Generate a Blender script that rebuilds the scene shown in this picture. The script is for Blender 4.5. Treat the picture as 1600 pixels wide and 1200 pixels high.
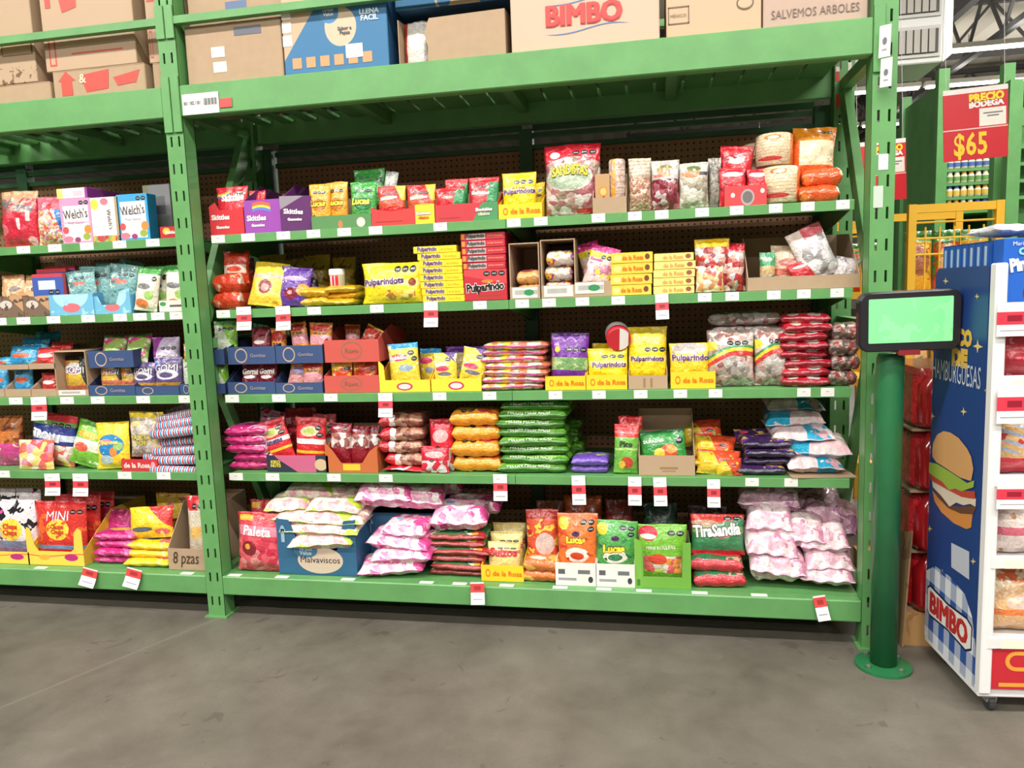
import bpy, bmesh, math, random
from mathutils import Vector, Matrix, noise
for o in list(bpy.data.objects): bpy.data.objects.remove(o)
random.seed(7)
scn = bpy.context.scene
COL = scn.collection

# ---------------------------------------------------------------- camera
CAM = Vector((1.7512, -2.6605, 1.2773)); YAW, PITCH, ROLL, FPX = .1918, -.1205, -.0372, 1170.7
_f = Vector((-math.sin(YAW)*math.cos(PITCH), math.cos(YAW)*math.cos(PITCH), math.sin(PITCH)))
_r0 = Vector((math.cos(YAW), math.sin(YAW), 0)); _u0 = _r0.cross(_f)
_r = _r0*math.cos(ROLL)+_u0*math.sin(ROLL); _u = -_r0*math.sin(ROLL)+_u0*math.cos(ROLL)
cd = bpy.data.cameras.new('camera'); cd.sensor_width = 36; cd.lens = FPX/1600*36; cd.clip_start = .05; cd.clip_end = 200
cam = bpy.data.objects.new('camera', cd); COL.objects.link(cam)
M = Matrix.Identity(4)
for i in range(3):
    M[i][0] = _r[i]; M[i][1] = _u[i]; M[i][2] = -_f[i]; M[i][3] = CAM[i]
cam.matrix_world = M; scn.camera = cam

# ---------------------------------------------------------------- light, world, exposure
scn.view_settings.view_transform = 'Standard'; scn.view_settings.look = 'None'
scn.view_settings.gamma = 1; scn.view_settings.use_curve_mapping = False
scn.view_settings.exposure = -0.08
w = bpy.data.worlds.new('world'); scn.world = w; w.use_nodes = True
w.node_tree.nodes['Background'].inputs[0].default_value = (1.0, .97, .93, 1)
w.node_tree.nodes['Background'].inputs[1].default_value = 0.2
def strip_light(x, y, z, lx, ly, power):
    l = bpy.data.lights.new('strip_light', 'AREA'); l.shape = 'RECTANGLE'; l.size = lx; l.size_y = ly
    l.energy = power; l.color = (1, .965, .91)
    o = bpy.data.objects.new('strip_light', l); COL.objects.link(o); o.location = (x, y, z)
# rows of fluorescent fixtures hung over the aisle in front of the rack, running along it; the farthest row is added to lift the dim pegboard
LAMPS = [(x, y) for y in (-2.3, -5.3, -8.6) for x in (-4.2, -1.0, 2.2, 5.4)]
for x, y in LAMPS: strip_light(x, y, 4.72, 2.6, .22, 150 if y > -6 else 80)
BEYOND_FILL = [(4.4, 1.9), (7.4, 1.9), (6.0, 5.6), (9.0, 8.6)]  # lamps added past the rack to lighten the far green racks
for x, y in BEYOND_FILL: strip_light(x, y, 4.72, 2.6, .22, 170)

# ---------------------------------------------------------------- pixel to place helpers (1600 x 1200 frame)
def ray(px, py): return _f+_r*((px-800)/FPX)-_u*((py-600)/FPX)
def at(px, py, Y):
    d = ray(px, py); return CAM+d*((Y-CAM.y)/d.y)
def atz(px, py, Z):
    d = ray(px, py); return CAM+d*((Z-CAM.z)/d.z)
def py_of(px, z, Y):
    a = at(px, 0, Y).z; b = at(px, 1200, Y).z
    lo, hi = 0., 1200.
    for _ in range(30):
        m = (lo+hi)/2
        if at(px, m, Y).z > z: lo = m
        else: hi = m
    return (lo+hi)/2

# ---------------------------------------------------------------- materials
def lin(c):
    return tuple(((x/255)/12.92 if x/255 <= .04045 else ((x/255+.055)/1.055)**2.4) for x in c[:3])+(1,)
MATS = {}
class NT:
    def __init__(s, m): s.t = m.node_tree; s.n = s.t.nodes; s.l = s.t.links
    def new(s, k): return s.n.new(k)
    def put(s, sock, v):
        if isinstance(v, (int, float)): sock.default_value = v
        elif isinstance(v, (tuple, list)): sock.default_value = v
        else: s.l.new(v, sock)
    def math(s, op, a, b=0., c=None):
        n = s.new('ShaderNodeMath'); n.operation = op; s.put(n.inputs[0], a); s.put(n.inputs[1], b)
        if c is not None: s.put(n.inputs[2], c)
        return n.outputs[0]
    def mix(s, f, a, b):
        n = s.new('ShaderNodeMix'); n.data_type = 'RGBA'; s.put(n.inputs[0], f); s.put(n.inputs[6], a); s.put(n.inputs[7], b)
        return n.outputs[2]
    def band(s, x, a, b):
        return s.math('MULTIPLY', s.math('GREATER_THAN', x, a), s.math('LESS_THAN', x, b))
    def noise(s, vec, scale, detail=3., rough=.5, dist=0.):
        n = s.new('ShaderNodeTexNoise'); s.l.new(vec, n.inputs['Vector']); n.inputs['Scale'].default_value = scale
        n.inputs['Detail'].default_value = detail; n.inputs['Roughness'].default_value = rough; n.inputs['Distortion'].default_value = dist
        return n.outputs[0]
def base_mat(key, rough=.4, metal=0., coat=0.):
    m = bpy.data.materials.new(key); m.use_nodes = True; t = NT(m)
    b = m.node_tree.nodes['Principled BSDF']; b.inputs['Roughness'].default_value = rough; b.inputs['Metallic'].default_value = metal
    b.inputs['Coat Weight'].default_value = coat; b.inputs['Coat Roughness'].default_value = .12
    return m, t, b
def pm(key, base, layers=(), rough=.38, coat=0., crinkle=0., cscale=45, emit=0., grain=0.):
    """printed surface: base colour plus layers laid out in the piece's own UV frame"""
    if key in MATS: return MATS[key]
    m, t, b = base_mat(key, rough, 0, coat)
    tc = t.new('ShaderNodeTexCoord'); sp = t.new('ShaderNodeSeparateXYZ'); t.l.new(tc.outputs['UV'], sp.inputs[0])
    u, v = sp.outputs[0], sp.outputs[1]; obv = tc.outputs['Object']
    col = lin(base)
    if grain:
        nz = t.noise(obv, 26, 4); d = tuple(max(0, x*(1-grain)) for x in lin(base)[:3])+(1,)
        col = t.mix(t.math('MULTIPLY', nz, 1.2), d, lin(base))
    bump_src = None
    for L in layers:
        k = L[0]
        if k == 'b': mk = t.band(v, L[1], L[2]); c = lin(L[3])
        elif k == 'bu': mk = t.band(u, L[1], L[2]); c = lin(L[3])
        elif k == 'r': mk = t.math('MULTIPLY', t.band(u, L[1], L[2]), t.band(v, L[3], L[4])); c = lin(L[5])
        elif k == 'e':
            du = t.math('DIVIDE', t.math('SUBTRACT', u, L[1]), L[3]); dv = t.math('DIVIDE', t.math('SUBTRACT', v, L[2]), L[4])
            mk = t.math('LESS_THAN', t.math('ADD', t.math('MULTIPLY', du, du), t.math('MULTIPLY', dv, dv)), 1.); c = lin(L[5])
        elif k == 'd':     # half plane a*u+b*v>c
            mk = t.math('GREATER_THAN', t.math('ADD', t.math('MULTIPLY', u, L[1]), t.math('MULTIPLY', v, L[2])), L[3]); c = lin(L[4])
        elif k == 'w':     # wavy band: v between v0 and v1, edges bent by a sine of u
            vv = t.math('ADD', v, t.math('MULTIPLY', t.math('SINE', t.math('MULTIPLY_ADD', u, L[4], L[5])), L[6]))
            mk = t.band(vv, L[1], L[2]); c = lin(L[3])
        elif k == 'n':     # noise blotches
            mk = t.math('GREATER_THAN', t.noise(obv, L[1], 2, .5, .6), L[2]); c = lin(L[3])
            if len(L) > 4: mk = t.math('MULTIPLY', mk, t.band(v, L[4], L[5]))
        elif k == 'v':     # packed candies: cells with colours from a list
            vo = t.new('ShaderNodeTexVoronoi'); t.l.new(obv, vo.inputs['Vector']); vo.inputs['Scale'].default_value = L[1]
            s2 = t.new('ShaderNodeSeparateColor'); t.l.new(vo.outputs['Color'], s2.inputs[0])
            rp = t.new('ShaderNodeValToRGB'); rp.color_ramp.interpolation = 'CONSTANT'; el = rp.color_ramp.elements
            cs = L[2]
            el[0].color = lin(cs[0]); el[0].position = 0; el[1].color = lin(cs[1 % len(cs)]); el[1].position = 1/len(cs)
            for i in range(2, len(cs)):
                e = el.new(i/len(cs)); e.color = lin(cs[i])
            t.l.new(s2.outputs[0], rp.inputs[0]); c = rp.outputs[0]
            mk = t.band(v, L[3] if len(L) > 3 else -1, L[4] if len(L) > 4 else 2)
            if len(L) > 6: mk = t.math('MULTIPLY', mk, t.band(u, L[5], L[6]))
            bump_src = (vo.outputs['Distance'], mk)
        elif k == 's':     # row of round warning seals: n, u0, du, cv, rv
            n, u0, du, cv, rv = L[1:6]
            uu = t.math('DIVIDE', t.math('SUBTRACT', u, u0), du)
            fr = t.math('DIVIDE', t.math('SUBTRACT', t.math('FRACT', uu), .5), .44); dv = t.math('DIVIDE', t.math('SUBTRACT', v, cv), rv)
            inr = t.band(uu, 0., float(n))
            mk = t.math('MULTIPLY', inr, t.math('LESS_THAN', t.math('ADD', t.math('MULTIPLY', fr, fr), t.math('MULTIPLY', dv, dv)), 1.))
            col = t.mix(mk, col, lin((24, 24, 28)))
            mk = t.math('MULTIPLY', mk, t.math('MULTIPLY', t.band(fr, -.62, .62), t.band(dv, -.22, .3))); c = lin((150, 150, 155))
        elif k == 'st':    # stripes: au, av, duty, colour
            ph = t.math('FRACT', t.math('ADD', t.math('MULTIPLY', u, L[1]), t.math('MULTIPLY', v, L[2])))
            mk = t.math('LESS_THAN', ph, L[3]); c = lin(L[4])
            if len(L) > 6: mk = t.math('MULTIPLY', mk, t.band(v, L[5], L[6]))
        elif k == 'sp':
            mk = t.math('LESS_THAN', t.math('FRACT', t.math('ADD', t.math('MULTIPLY', v, L[1]), L[2])), L[3]); c = lin(L[4])
        col = t.mix(mk, col, c)
    if crinkle:   # print clutter and highlight streaks, put into the colour as light and dark mottling
        hs = t.new('ShaderNodeHueSaturation'); t.put(hs.inputs['Color'], col)
        t.put(hs.inputs['Value'], t.math('MULTIPLY_ADD', t.noise(obv, 70, 3, .65, .8), .9, .58)); col = hs.outputs[0]
    t.put(b.inputs['Base Color'], col)
    if emit:
        t.put(b.inputs['Emission Color'], col); b.inputs['Emission Strength'].default_value = emit
    last = None
    if bump_src:
        bp = t.new('ShaderNodeBump'); bp.inputs['Strength'].default_value = .55; bp.inputs['Distance'].default_value = .006; bp.invert = True
        t.l.new(t.math('MULTIPLY', bump_src[0], bump_src[1]), bp.inputs['Height']); last = bp.outputs[0]
    if crinkle:
        bp = t.new('ShaderNodeBump'); bp.inputs['Strength'].default_value = crinkle; bp.inputs['Distance'].default_value = .007
        t.l.new(t.noise(obv, cscale, 2, .5, 1.6), bp.inputs['Height'])
        if last: t.l.new(last, bp.inputs['Normal'])
        last = bp.outputs[0]
    if last: t.l.new(last, b.inputs['Normal'])
    MATS[key] = m; return m
def film(key, base, layers=(), rough=.26, crinkle=.7, coat=.5): return pm(key, base, layers, rough, coat, crinkle)
def card(key, base, layers=(), rough=.6): return pm(key, base, layers, rough)
def plain(c, rough=.5):
    return pm('print_%02x%02x%02x_%d' % (c[0], c[1], c[2], rough*100), c, (), rough)
KRAFT = (180, 153, 124)
def kraft():
    return pm('cardboard', KRAFT, (), .75, grain=.16)
def green_paint(key='green_paint', c=(98, 158, 92), rough=.4):
    if key in MATS: return MATS[key]
    m, t, b = base_mat(key, rough)
    tc = t.new('ShaderNodeTexCoord'); ob = tc.outputs['Object']
    d = tuple(x*.72 for x in lin(c)[:3])+(1,); l = tuple(min(1, x*1.18+.01) for x in lin(c)[:3])+(1,)
    a = t.mix(t.noise(ob, 7, 4, .6), d, l)
    sc = t.math('GREATER_THAN', t.noise(ob, 55, 4, .65, .4), .735)
    t.put(b.inputs['Base Color'], t.mix(t.math('MULTIPLY', sc, .55), a, lin((170, 190, 160))))
    bp = t.new('ShaderNodeBump'); bp.inputs['Strength'].default_value = .12; bp.inputs['Distance'].default_value = .002
    t.l.new(t.noise(ob, 30, 3), bp.inputs['Height']); t.l.new(bp.outputs[0], b.inputs['Normal'])
    MATS[key] = m; return m
GREEN = green_paint()
def concrete():
    m, t, b = base_mat('concrete_floor', .5); tc = t.new('ShaderNodeTexCoord'); ob = tc.outputs['Object']
    n1 = t.noise(ob, 1.1, 5, .62, .3); n2 = t.noise(ob, 7, 5, .65); n3 = t.noise(ob, 90, 3, .7)
    rp = t.new('ShaderNodeValToRGB'); e = rp.color_ramp.elements
    e[0].position = .3; e[0].color = lin((80, 74, 65)); e[1].position = .72; e[1].color = lin((130, 124, 113))
    t.l.new(t.math('ADD', t.math('MULTIPLY', n1, .65), t.math('MULTIPLY', n2, .35)), rp.inputs[0])
    c = t.mix(t.math('MULTIPLY', n3, .35), rp.outputs[0], lin((70, 65, 57)))
    st = t.math('MULTIPLY', t.math('GREATER_THAN', t.noise(ob, 9, 3, .55, .8), .68), .35)
    c = t.mix(st, c, lin((64, 58, 51)))
    sp = t.new('ShaderNodeSeparateXYZ'); t.l.new(ob, sp.inputs[0])
    ln = t.math('ABSOLUTE', t.math('ADD', t.math('ADD', t.math('MULTIPLY', sp.outputs[0], .9), t.math('MULTIPLY', sp.outputs[1], -.42)), .02))
    c = t.mix(t.math('MULTIPLY', t.math('LESS_THAN', ln, .006), .28), c, lin((138, 132, 120)))
    t.put(b.inputs['Base Color'], c)
    t.put(b.inputs['Roughness'], t.math('MULTIPLY_ADD', n2, .3, .34))
    bp = t.new('ShaderNodeBump'); bp.inputs['Strength'].default_value = .15; bp.inputs['Distance'].default_value = .004
    t.l.new(n3, bp.inputs['Height']); t.l.new(bp.outputs[0], b.inputs['Normal']); return m
def pegmat():
    m, t, b = base_mat('pegboard', .7); tc = t.new('ShaderNodeTexCoord'); sp = t.new('ShaderNodeSeparateXYZ'); t.l.new(tc.outputs['Object'], sp.inputs[0])
    fx = t.math('SUBTRACT', t.math('FRACT', t.math('DIVIDE', sp.outputs[0], .0254)), .5); fz = t.math('SUBTRACT', t.math('FRACT', t.math('DIVIDE', sp.outputs[2], .0254)), .5)
    hole = t.math('LESS_THAN', t.math('ADD', t.math('MULTIPLY', fx, fx), t.math('MULTIPLY', fz, fz)), .028)
    n = t.noise(tc.outputs['Object'], 14, 4)
    t.put(b.inputs['Base Color'], t.mix(hole, t.mix(n, lin((150, 106, 78)), lin((182, 134, 100))), lin((22, 15, 11)))); return m

# ---------------------------------------------------------------- mesh helpers
def mesh_obj(name, verts, faces, mats, parent=None, uvs=None, idx=None, smooth=False):
    me = bpy.data.meshes.new(name); me.from_pydata(verts, [], faces)
    for m in (mats if isinstance(mats, (list, tuple)) else [mats]): me.materials.append(m)
    if uvs is not None:
        lay = me.uv_layers.new(name='UVMap'); co = [0.]*(2*len(me.loops))
        for i, l in enumerate(me.loops): co[2*i], co[2*i+1] = uvs[l.vertex_index]
        lay.data.foreach_set('uv', co)
    if idx: me.polygons.foreach_set('material_index', idx)
    if smooth: me.polygons.foreach_set('use_smooth', [True]*len(me.polygons))
    me.update(); o = bpy.data.objects.new(name, me); COL.objects.link(o)
    if parent: o.parent = parent
    return o
class MB:
    """collects boxes / prisms / tubes into one mesh"""
    def __init__(s): s.v = []; s.f = []; s.mi = []
    def add(s, vs, fs, mi=0):
        k = len(s.v); s.v += [tuple(p) for p in vs]; s.f += [tuple(i+k for i in q) for q in fs]; s.mi += [mi]*len(fs); return s
    def box(s, x0, x1, y0, y1, z0, z1, mi=0):
        return s.add([(x0,y0,z0),(x1,y0,z0),(x1,y1,z0),(x0,y1,z0),(x0,y0,z1),(x1,y0,z1),(x1,y1,z1),(x0,y1,z1)],
              [(0,3,2,1),(4,5,6,7),(0,1,5,4),(1,2,6,5),(2,3,7,6),(3,0,4,7)], mi)
    def prism(s, poly, x0, x1, mi=0):      # poly in (y,z), extruded along x
        n = len(poly); return s.add([(x0,y,z) for y,z in poly]+[(x1,y,z) for y,z in poly],
              [tuple(range(n))[::-1], tuple(range(n,2*n))]+[(i,(i+1)%n,n+(i+1)%n,n+i) for i in range(n)], mi)
    def tube(s, a, b, r, n=8, mi=0, r2=None):
        a = Vector(a); b = Vector(b); d = (b-a).normalized(); q = d.to_track_quat('Z', 'Y'); r2 = r if r2 is None else r2
        ring = [Vector((math.cos(2*math.pi*i/n), math.sin(2*math.pi*i/n), 0)) for i in range(n)]
        vs = [a+q@(p*r) for p in ring]+[b+q@(p*r2) for p in ring]
        return s.add(vs, [tuple(range(n))[::-1], tuple(range(n,2*n))]+[(i,(i+1)%n,n+(i+1)%n,n+i) for i in range(n)], mi)
    def bar(s, a, b, wx, wy, up=(0,0,1), mi=0):   # rectangular bar from a to b
        a = Vector(a); b = Vector(b); d = (b-a).normalized(); sx = d.cross(Vector(up)).normalized(); sy = sx.cross(d)
        c = [sx*i*wx/2+sy*j*wy/2 for i, j in ((-1,-1),(1,-1),(1,1),(-1,1))]
        return s.add([a+p for p in c]+[b+p for p in c], [(3,2,1,0),(4,5,6,7),(0,1,5,4),(1,2,6,5),(2,3,7,6),(3,0,4,7)], mi)
    def lathe(s, prof, n=20, mi=0, c=(0,0,0)):
        k = len(prof); vs = [(c[0]+r*math.cos(2*math.pi*i/n), c[1]+r*math.sin(2*math.pi*i/n), c[2]+z) for i in range(n) for r, z in prof]
        fs = [(i*k+j, ((i+1)%n)*k+j, ((i+1)%n)*k+j+1, i*k+j+1) for i in range(n) for j in range(k-1)]
        fs += [tuple(i*k for i in range(n))[::-1], tuple(i*k+k-1 for i in range(n))]
        return s.add(vs, fs, mi)
    def build(s, name, mats, parent=None, uv=None, smooth=False, bevel=0, loc=None):
        uvs = None
        if uv:   # planar u from x, v from z
            x0, x1, z0, z1 = uv; uvs = [((p[0]-x0)/(x1-x0), (p[2]-z0)/(z1-z0)) for p in s.v]
        o = mesh_obj(name, s.v, s.f, mats, parent, uvs, s.mi, smooth)
        if bevel:
            bm = bmesh.new(); bm.from_mesh(o.data); bmesh.ops.recalc_face_normals(bm, faces=bm.faces)
            bmesh.ops.bevel(bm, geom=list(bm.edges), offset=bevel, segments=1, affect='EDGES'); bm.to_mesh(o.data); bm.free()
        else:
            bm = bmesh.new(); bm.from_mesh(o.data); bmesh.ops.recalc_face_normals(bm, faces=bm.faces); bm.to_mesh(o.data); bm.free()
        if loc: o.location = loc
        return o
def empty(name, loc=(0,0,0), rz=0.):
    o = bpy.data.objects.new(name, None); COL.objects.link(o); o.location = loc; o.rotation_euler.z = rz; o.empty_display_size = .05; return o
def tag(o, label, cat, group=None):
    if len(label.split()) > 16: print('LONG', len(label.split()), label)
    o['label'] = label; o['category'] = cat
    if group: o['group'] = group
    return o
def struct(o, label=None):
    o['kind'] = 'structure'
    if label: o['label'] = label
    return o
def dup(src, parent=None):
    c = src.copy(); COL.objects.link(c); c.parent = parent
    for ch in src.children: dup(ch, c)
    return c

# ---------------------------------------------------------------- lettering
FONT = {}
def font_mesh(s, bold, shear, space=1.):
    if 'M' in s or 'W' in s: bold = min(bold, 0.)      # wide offsets fold the inner corners of these letters
    k = (s, bold, shear, space)
    if k in FONT: return FONT[k]
    cu = bpy.data.curves.new('t', 'FONT'); cu.body = s; cu.size = 1; cu.offset = bold; cu.shear = shear; cu.resolution_u = 2
    cu.align_x = 'CENTER'; cu.space_character = space; cu.space_line = .85
    ob = bpy.data.objects.new('t', cu); COL.objects.link(ob); dg = bpy.context.evaluated_depsgraph_get()
    me = bpy.data.meshes.new_from_object(ob.evaluated_get(dg)); bpy.data.objects.remove(ob); bpy.data.curves.remove(cu)
    bm = bmesh.new(); bm.from_mesh(me); bmesh.ops.triangulate(bm, faces=bm.faces); bpy.data.meshes.remove(me)
    for _ in range(2):
        lg = [e for e in bm.edges if e.calc_length() > .34]
        if not lg: break
        bmesh.ops.subdivide_edges(bm, edges=lg, cuts=1); bmesh.ops.triangulate(bm, faces=bm.faces)
    V = [v.co.copy() for v in bm.verts]; bm.verts.index_update(); F = [[v.index for v in f.verts] for f in bm.faces]; bm.free()
    x0 = min(v.x for v in V); x1 = max(v.x for v in V); y0 = min(v.y for v in V); y1 = max(v.y for v in V)
    FONT[k] = ([((v.x-(x0+x1)/2), (v.y-(y0+y1)/2)) for v in V], F, x1-x0, y1-y0); return FONT[k]
def flat_surf(w, h, y=0.):
    return lambda u, v: Vector(((u-.5)*w, y, v*h))
def letter(parent, s, cu, cv, wf, color, W, H, surf, bold=.02, shear=0., rot=0., hs=1., off=.0022, arc=0., outline=None, space=1., e=.05):
    """lettering laid on a front face: centre (cu,cv) and width wf in the face's own 0..1 frame"""
    if outline:
        letter(parent, s, cu, cv, wf, outline[0], W, H, surf, bold+outline[1], shear, rot, hs, off*.55, arc, None, space, e)
    V, F, tw, th = font_mesh(s, bold, shear, space); base = font_mesh(s, 0., shear, space)
    sc = wf*W/base[2]; cr, sr = math.cos(rot), math.sin(rot); out = []
    for x, z in V:
        x *= sc; z = z*sc*hs; z -= arc*(x/(wf*W))**2*W
        u = cu+(x*cr-z*sr)/W; v = cv+(x*sr+z*cr)/H
        p = surf(u, v); n = (surf(u+e, v)-surf(u-e, v)).cross(surf(u, v+e)-surf(u, v-e))
        n = n.normalized() if n.length > 1e-9 else Vector((0, -1, 0)); p = p+n*off; out.append((p[0], p[1], p[2]))
    o = mesh_obj('lettering', out, F, plain(color, .4), parent); return o
def disc(parent, name, cu, cv, ru, rv, color, W, H, surf, off=.0015, n=28, poly=None):
    pts = poly or [(cu+ru*math.cos(2*math.pi*i/n), cv+rv*math.sin(2*math.pi*i/n)) for i in range(n)]
    vs = [surf(cu, cv)]+[surf(a, b) for a, b in pts]; n = len(pts)
    return mesh_obj(name, [(p[0], p[1]-off, p[2]) for p in vs], [(0, 1+i, 1+(i+1) % n) for i in range(n)], plain(color, .45), parent)

# ---------------------------------------------------------------- product builders
def span(px0, px1, pyt, zb, Y):
    pm_ = (px0+px1)/2; pyb = py_of(pm_, zb, Y); ym = (pyt+pyb)/2
    return at(px0, ym, Y).x, at(px1, ym, Y).x, at(pm_, pyt, Y).z-zb
SEED = [0]; TRAYS = []
def bag_surface(w, h, t, fin, seed, low=.85, wr=1., waist=.05, ev=.62, eu=.75, pa=3.2):
    ph = seed*1.7
    def S(u, v, side=-1):
        u = min(1, max(0, u)); v = min(1, max(0, v))
        vv = min(1, max(0, (v-fin)/(1-2*fin))); pv = math.sin(math.pi*vv**low)**ev if 0 < vv < 1 else 0.
        a = abs(2*u-1); pu = max(0., 1-a**pa)**eu
        x = (u-.5)*w*(1-waist*pv); z = v*h
        dseal = min(v, 1-v)
        nz = noise.noise(Vector((u*3.1+seed*3.3, v*3.4+(5 if side > 0 else 0), seed*.77)))
        nz2 = noise.noise(Vector((u*8+seed, v*8, seed*2.1+side)))
        y = side*(t/2*pv*pu*(1+.22*nz*wr)+.0007)
        y += side*pu*pv*t*.06*nz2*wr
        nz3 = noise.noise(Vector((u*15+v*4+seed*2.3, v*17-u*5, seed*1.3+side)))
        y += side*pu*pv*t*.07*(abs(nz3)-.2)*wr
        y += math.sin(u*21+ph)*t*.05*math.exp(-((dseal-fin)/.09)**2)*wr*pu
        y += math.sin(u*5+ph)*.004*wr*max(0, 1-dseal/(fin+.05))
        x += noise.noise(Vector((seed*5.1, v*3, 0)))*w*.018*wr
        z += noise.noise(Vector((u*2.2, seed*4.7, v)))*h*.016*wr*(0 if v < .02 else 1)
        return Vector((x, y, z))
    return S
def bag_mesh(w, h, t, fin, mat, seed, res, low, wr, waist, ev, eu, pa):
    S = bag_surface(w, h, t, fin, seed, low, wr, waist, ev, eu, pa); nu, nv = res; vs = []; uv = []; fs = []
    for side in (-1, 1):
        for j in range(nv+1):
            for i in range(nu+1):
                vs.append(S(i/nu, j/nv, side)); uv.append((i/nu, j/nv))
    n = (nu+1)*(nv+1)
    for j in range(nv):
        for i in range(nu):
            a = j*(nu+1)+i; fs.append((a, a+1, a+nu+2, a+nu+1)); b = a+n; fs.append((b, b+nu+1, b+nu+2, b+1))
    for i in range(nu):
        fs.append((i, i+n, i+1+n, i+1)); a = nv*(nu+1)+i; fs.append((a, a+1, a+1+n, a+n))
    for j in range(nv):
        a = j*(nu+1); fs.append((a, a+nu+1, a+nu+1+n, a+n)); a += nu; fs.append((a, a+n, a+nu+1+n, a+nu+1))
    return S, vs, fs, uv
def bag_at(name, label, cat, loc, w, h, t, mat, rot=(0,0,0), txt=(), fin=.055, group=None, res=(26, 32), low=.85, wr=1., waist=.05, vmin=0., ev=.62, eu=.75, pa=3.2):
    SEED[0] += 1; sd = SEED[0]
    S, vs, fs, uv = bag_mesh(w, h, t, fin, mat, sd, res, low, wr, waist, ev, eu, pa)
    if vmin: uv = [(a, (b-vmin)/(1-vmin)) for a, b in uv]
    o = mesh_obj(name, vs, fs, mat, None, uv, None, True); o.location = loc; o.rotation_euler = rot
    for T in txt: letter(o, T[0], T[1], vmin+(1-vmin)*T[2], T[3], T[4], w, h, lambda u, v: S(u, v, -1), **(T[5] if len(T) > 5 else {}))
    return tag(o, label, cat, group)
def B(label, px0, px1, pyt, zb, mat, Y=.11, t=.05, lean=.06, roll=0., yaw=0., txt=(), name='candy_bag', cat='candy bag', pyb=None, hid=None, **k):
    if pyb is not None: zb = at((px0+px1)/2, pyb, Y).z
    xa, xb, h = span(px0, px1, pyt, zb, Y)
    if hid is None and pyb is None:
        for q0, q1, qz, qy in TRAYS:
            if q0 <= (px0+px1)/2 <= q1 and 0 < zb-qz < .008: hid = qy
    if hid:
        pf = py_of((px0+px1)/2, zb, Y); k['vmin'] = max(0., (pf-hid)/(pf-pyt))
    z = zb+.002
    if roll: z += abs(math.sin(roll))*(xb-xa)*.35
    return bag_at(name, label, cat, ((xa+xb)/2, Y+t/2, z), xb-xa, h/max(.5, math.cos(lean)), t, mat, (-lean, roll, yaw), txt, **k)
def ordinal(i, n):
    if n == 1: return 'lying alone'
    if i == n-1: return 'topmost of its stack'
    if i == 0: return 'lowest of its stack'
    return ['second', 'third', 'fourth', 'fifth', 'sixth', 'seventh', 'eighth', 'ninth'][i-1]+' up in its stack'
def stack(desc, px0, px1, pyt, zb, n, mats, Y=.1, depth=.22, txt=(), name='candy_bag', cat='candy bag', group=None, pyb=None, squash=1.18, jit=.012, pitch=0., **k):
    """bags lying flat on top of each other"""
    if pyb is not None: zb = at((px0+px1)/2, pyb, Y).z
    xa, xb, H = span(px0, px1, pyt, zb, Y); th = H/n; out = []
    rnd = random.Random(px0*7+n)
    for i in range(n):
        m = mats[i % len(mats)] if isinstance(mats, (list, tuple)) else mats
        o = bag_at(name, desc+', '+ordinal(i, n), cat, ((xa+xb)/2+rnd.uniform(-jit, jit), Y+rnd.uniform(-.006, .02), zb+th*(i+.5)+.001),
                   xb-xa, depth, th*min(squash, 1.12), m, (-math.pi/2+pitch+rnd.uniform(-.03, .03), 0, rnd.uniform(-.07, .07)), txt, fin=.03, group=group,
                   res=(30, 24), low=.62, **{'ev': .32, 'eu': .42, 'pa': 8., 'waist': .0, 'wr': .75, **k})
        out.append(o)
    return out
def box_mesh(name, w, d, h, front, side, parent=None, bevel=.0015):
    mb = MB(); mb.box(-w/2, w/2, 0, d, 0, h, 1); mb.mi[2] = 0
    return mb.build(name, [front, side], parent, uv=(-w/2, w/2, 0, h), bevel=bevel)
def C(label, px0, px1, pyt, zb, front, side, Y=.1, d=.2, yaw=0., txt=(), name='candy_box', cat='candy box', pyb=None, group=None):
    """closed box standing on a shelf"""
    if pyb is not None: zb = at((px0+px1)/2, pyb, Y).z
    xa, xb, h = span(px0, px1, pyt, zb, Y); w = xb-xa
    o = box_mesh(name, w, d, h, front, side); o.location = ((xa+xb)/2, Y, zb+.0005); o.rotation_euler.z = yaw
    for T in txt: letter(o, T[0], T[1], T[2], T[3], T[4], w, h, flat_surf(w, h), **(T[5] if len(T) > 5 else {}))
    return tag(o, label, cat, group)
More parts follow.
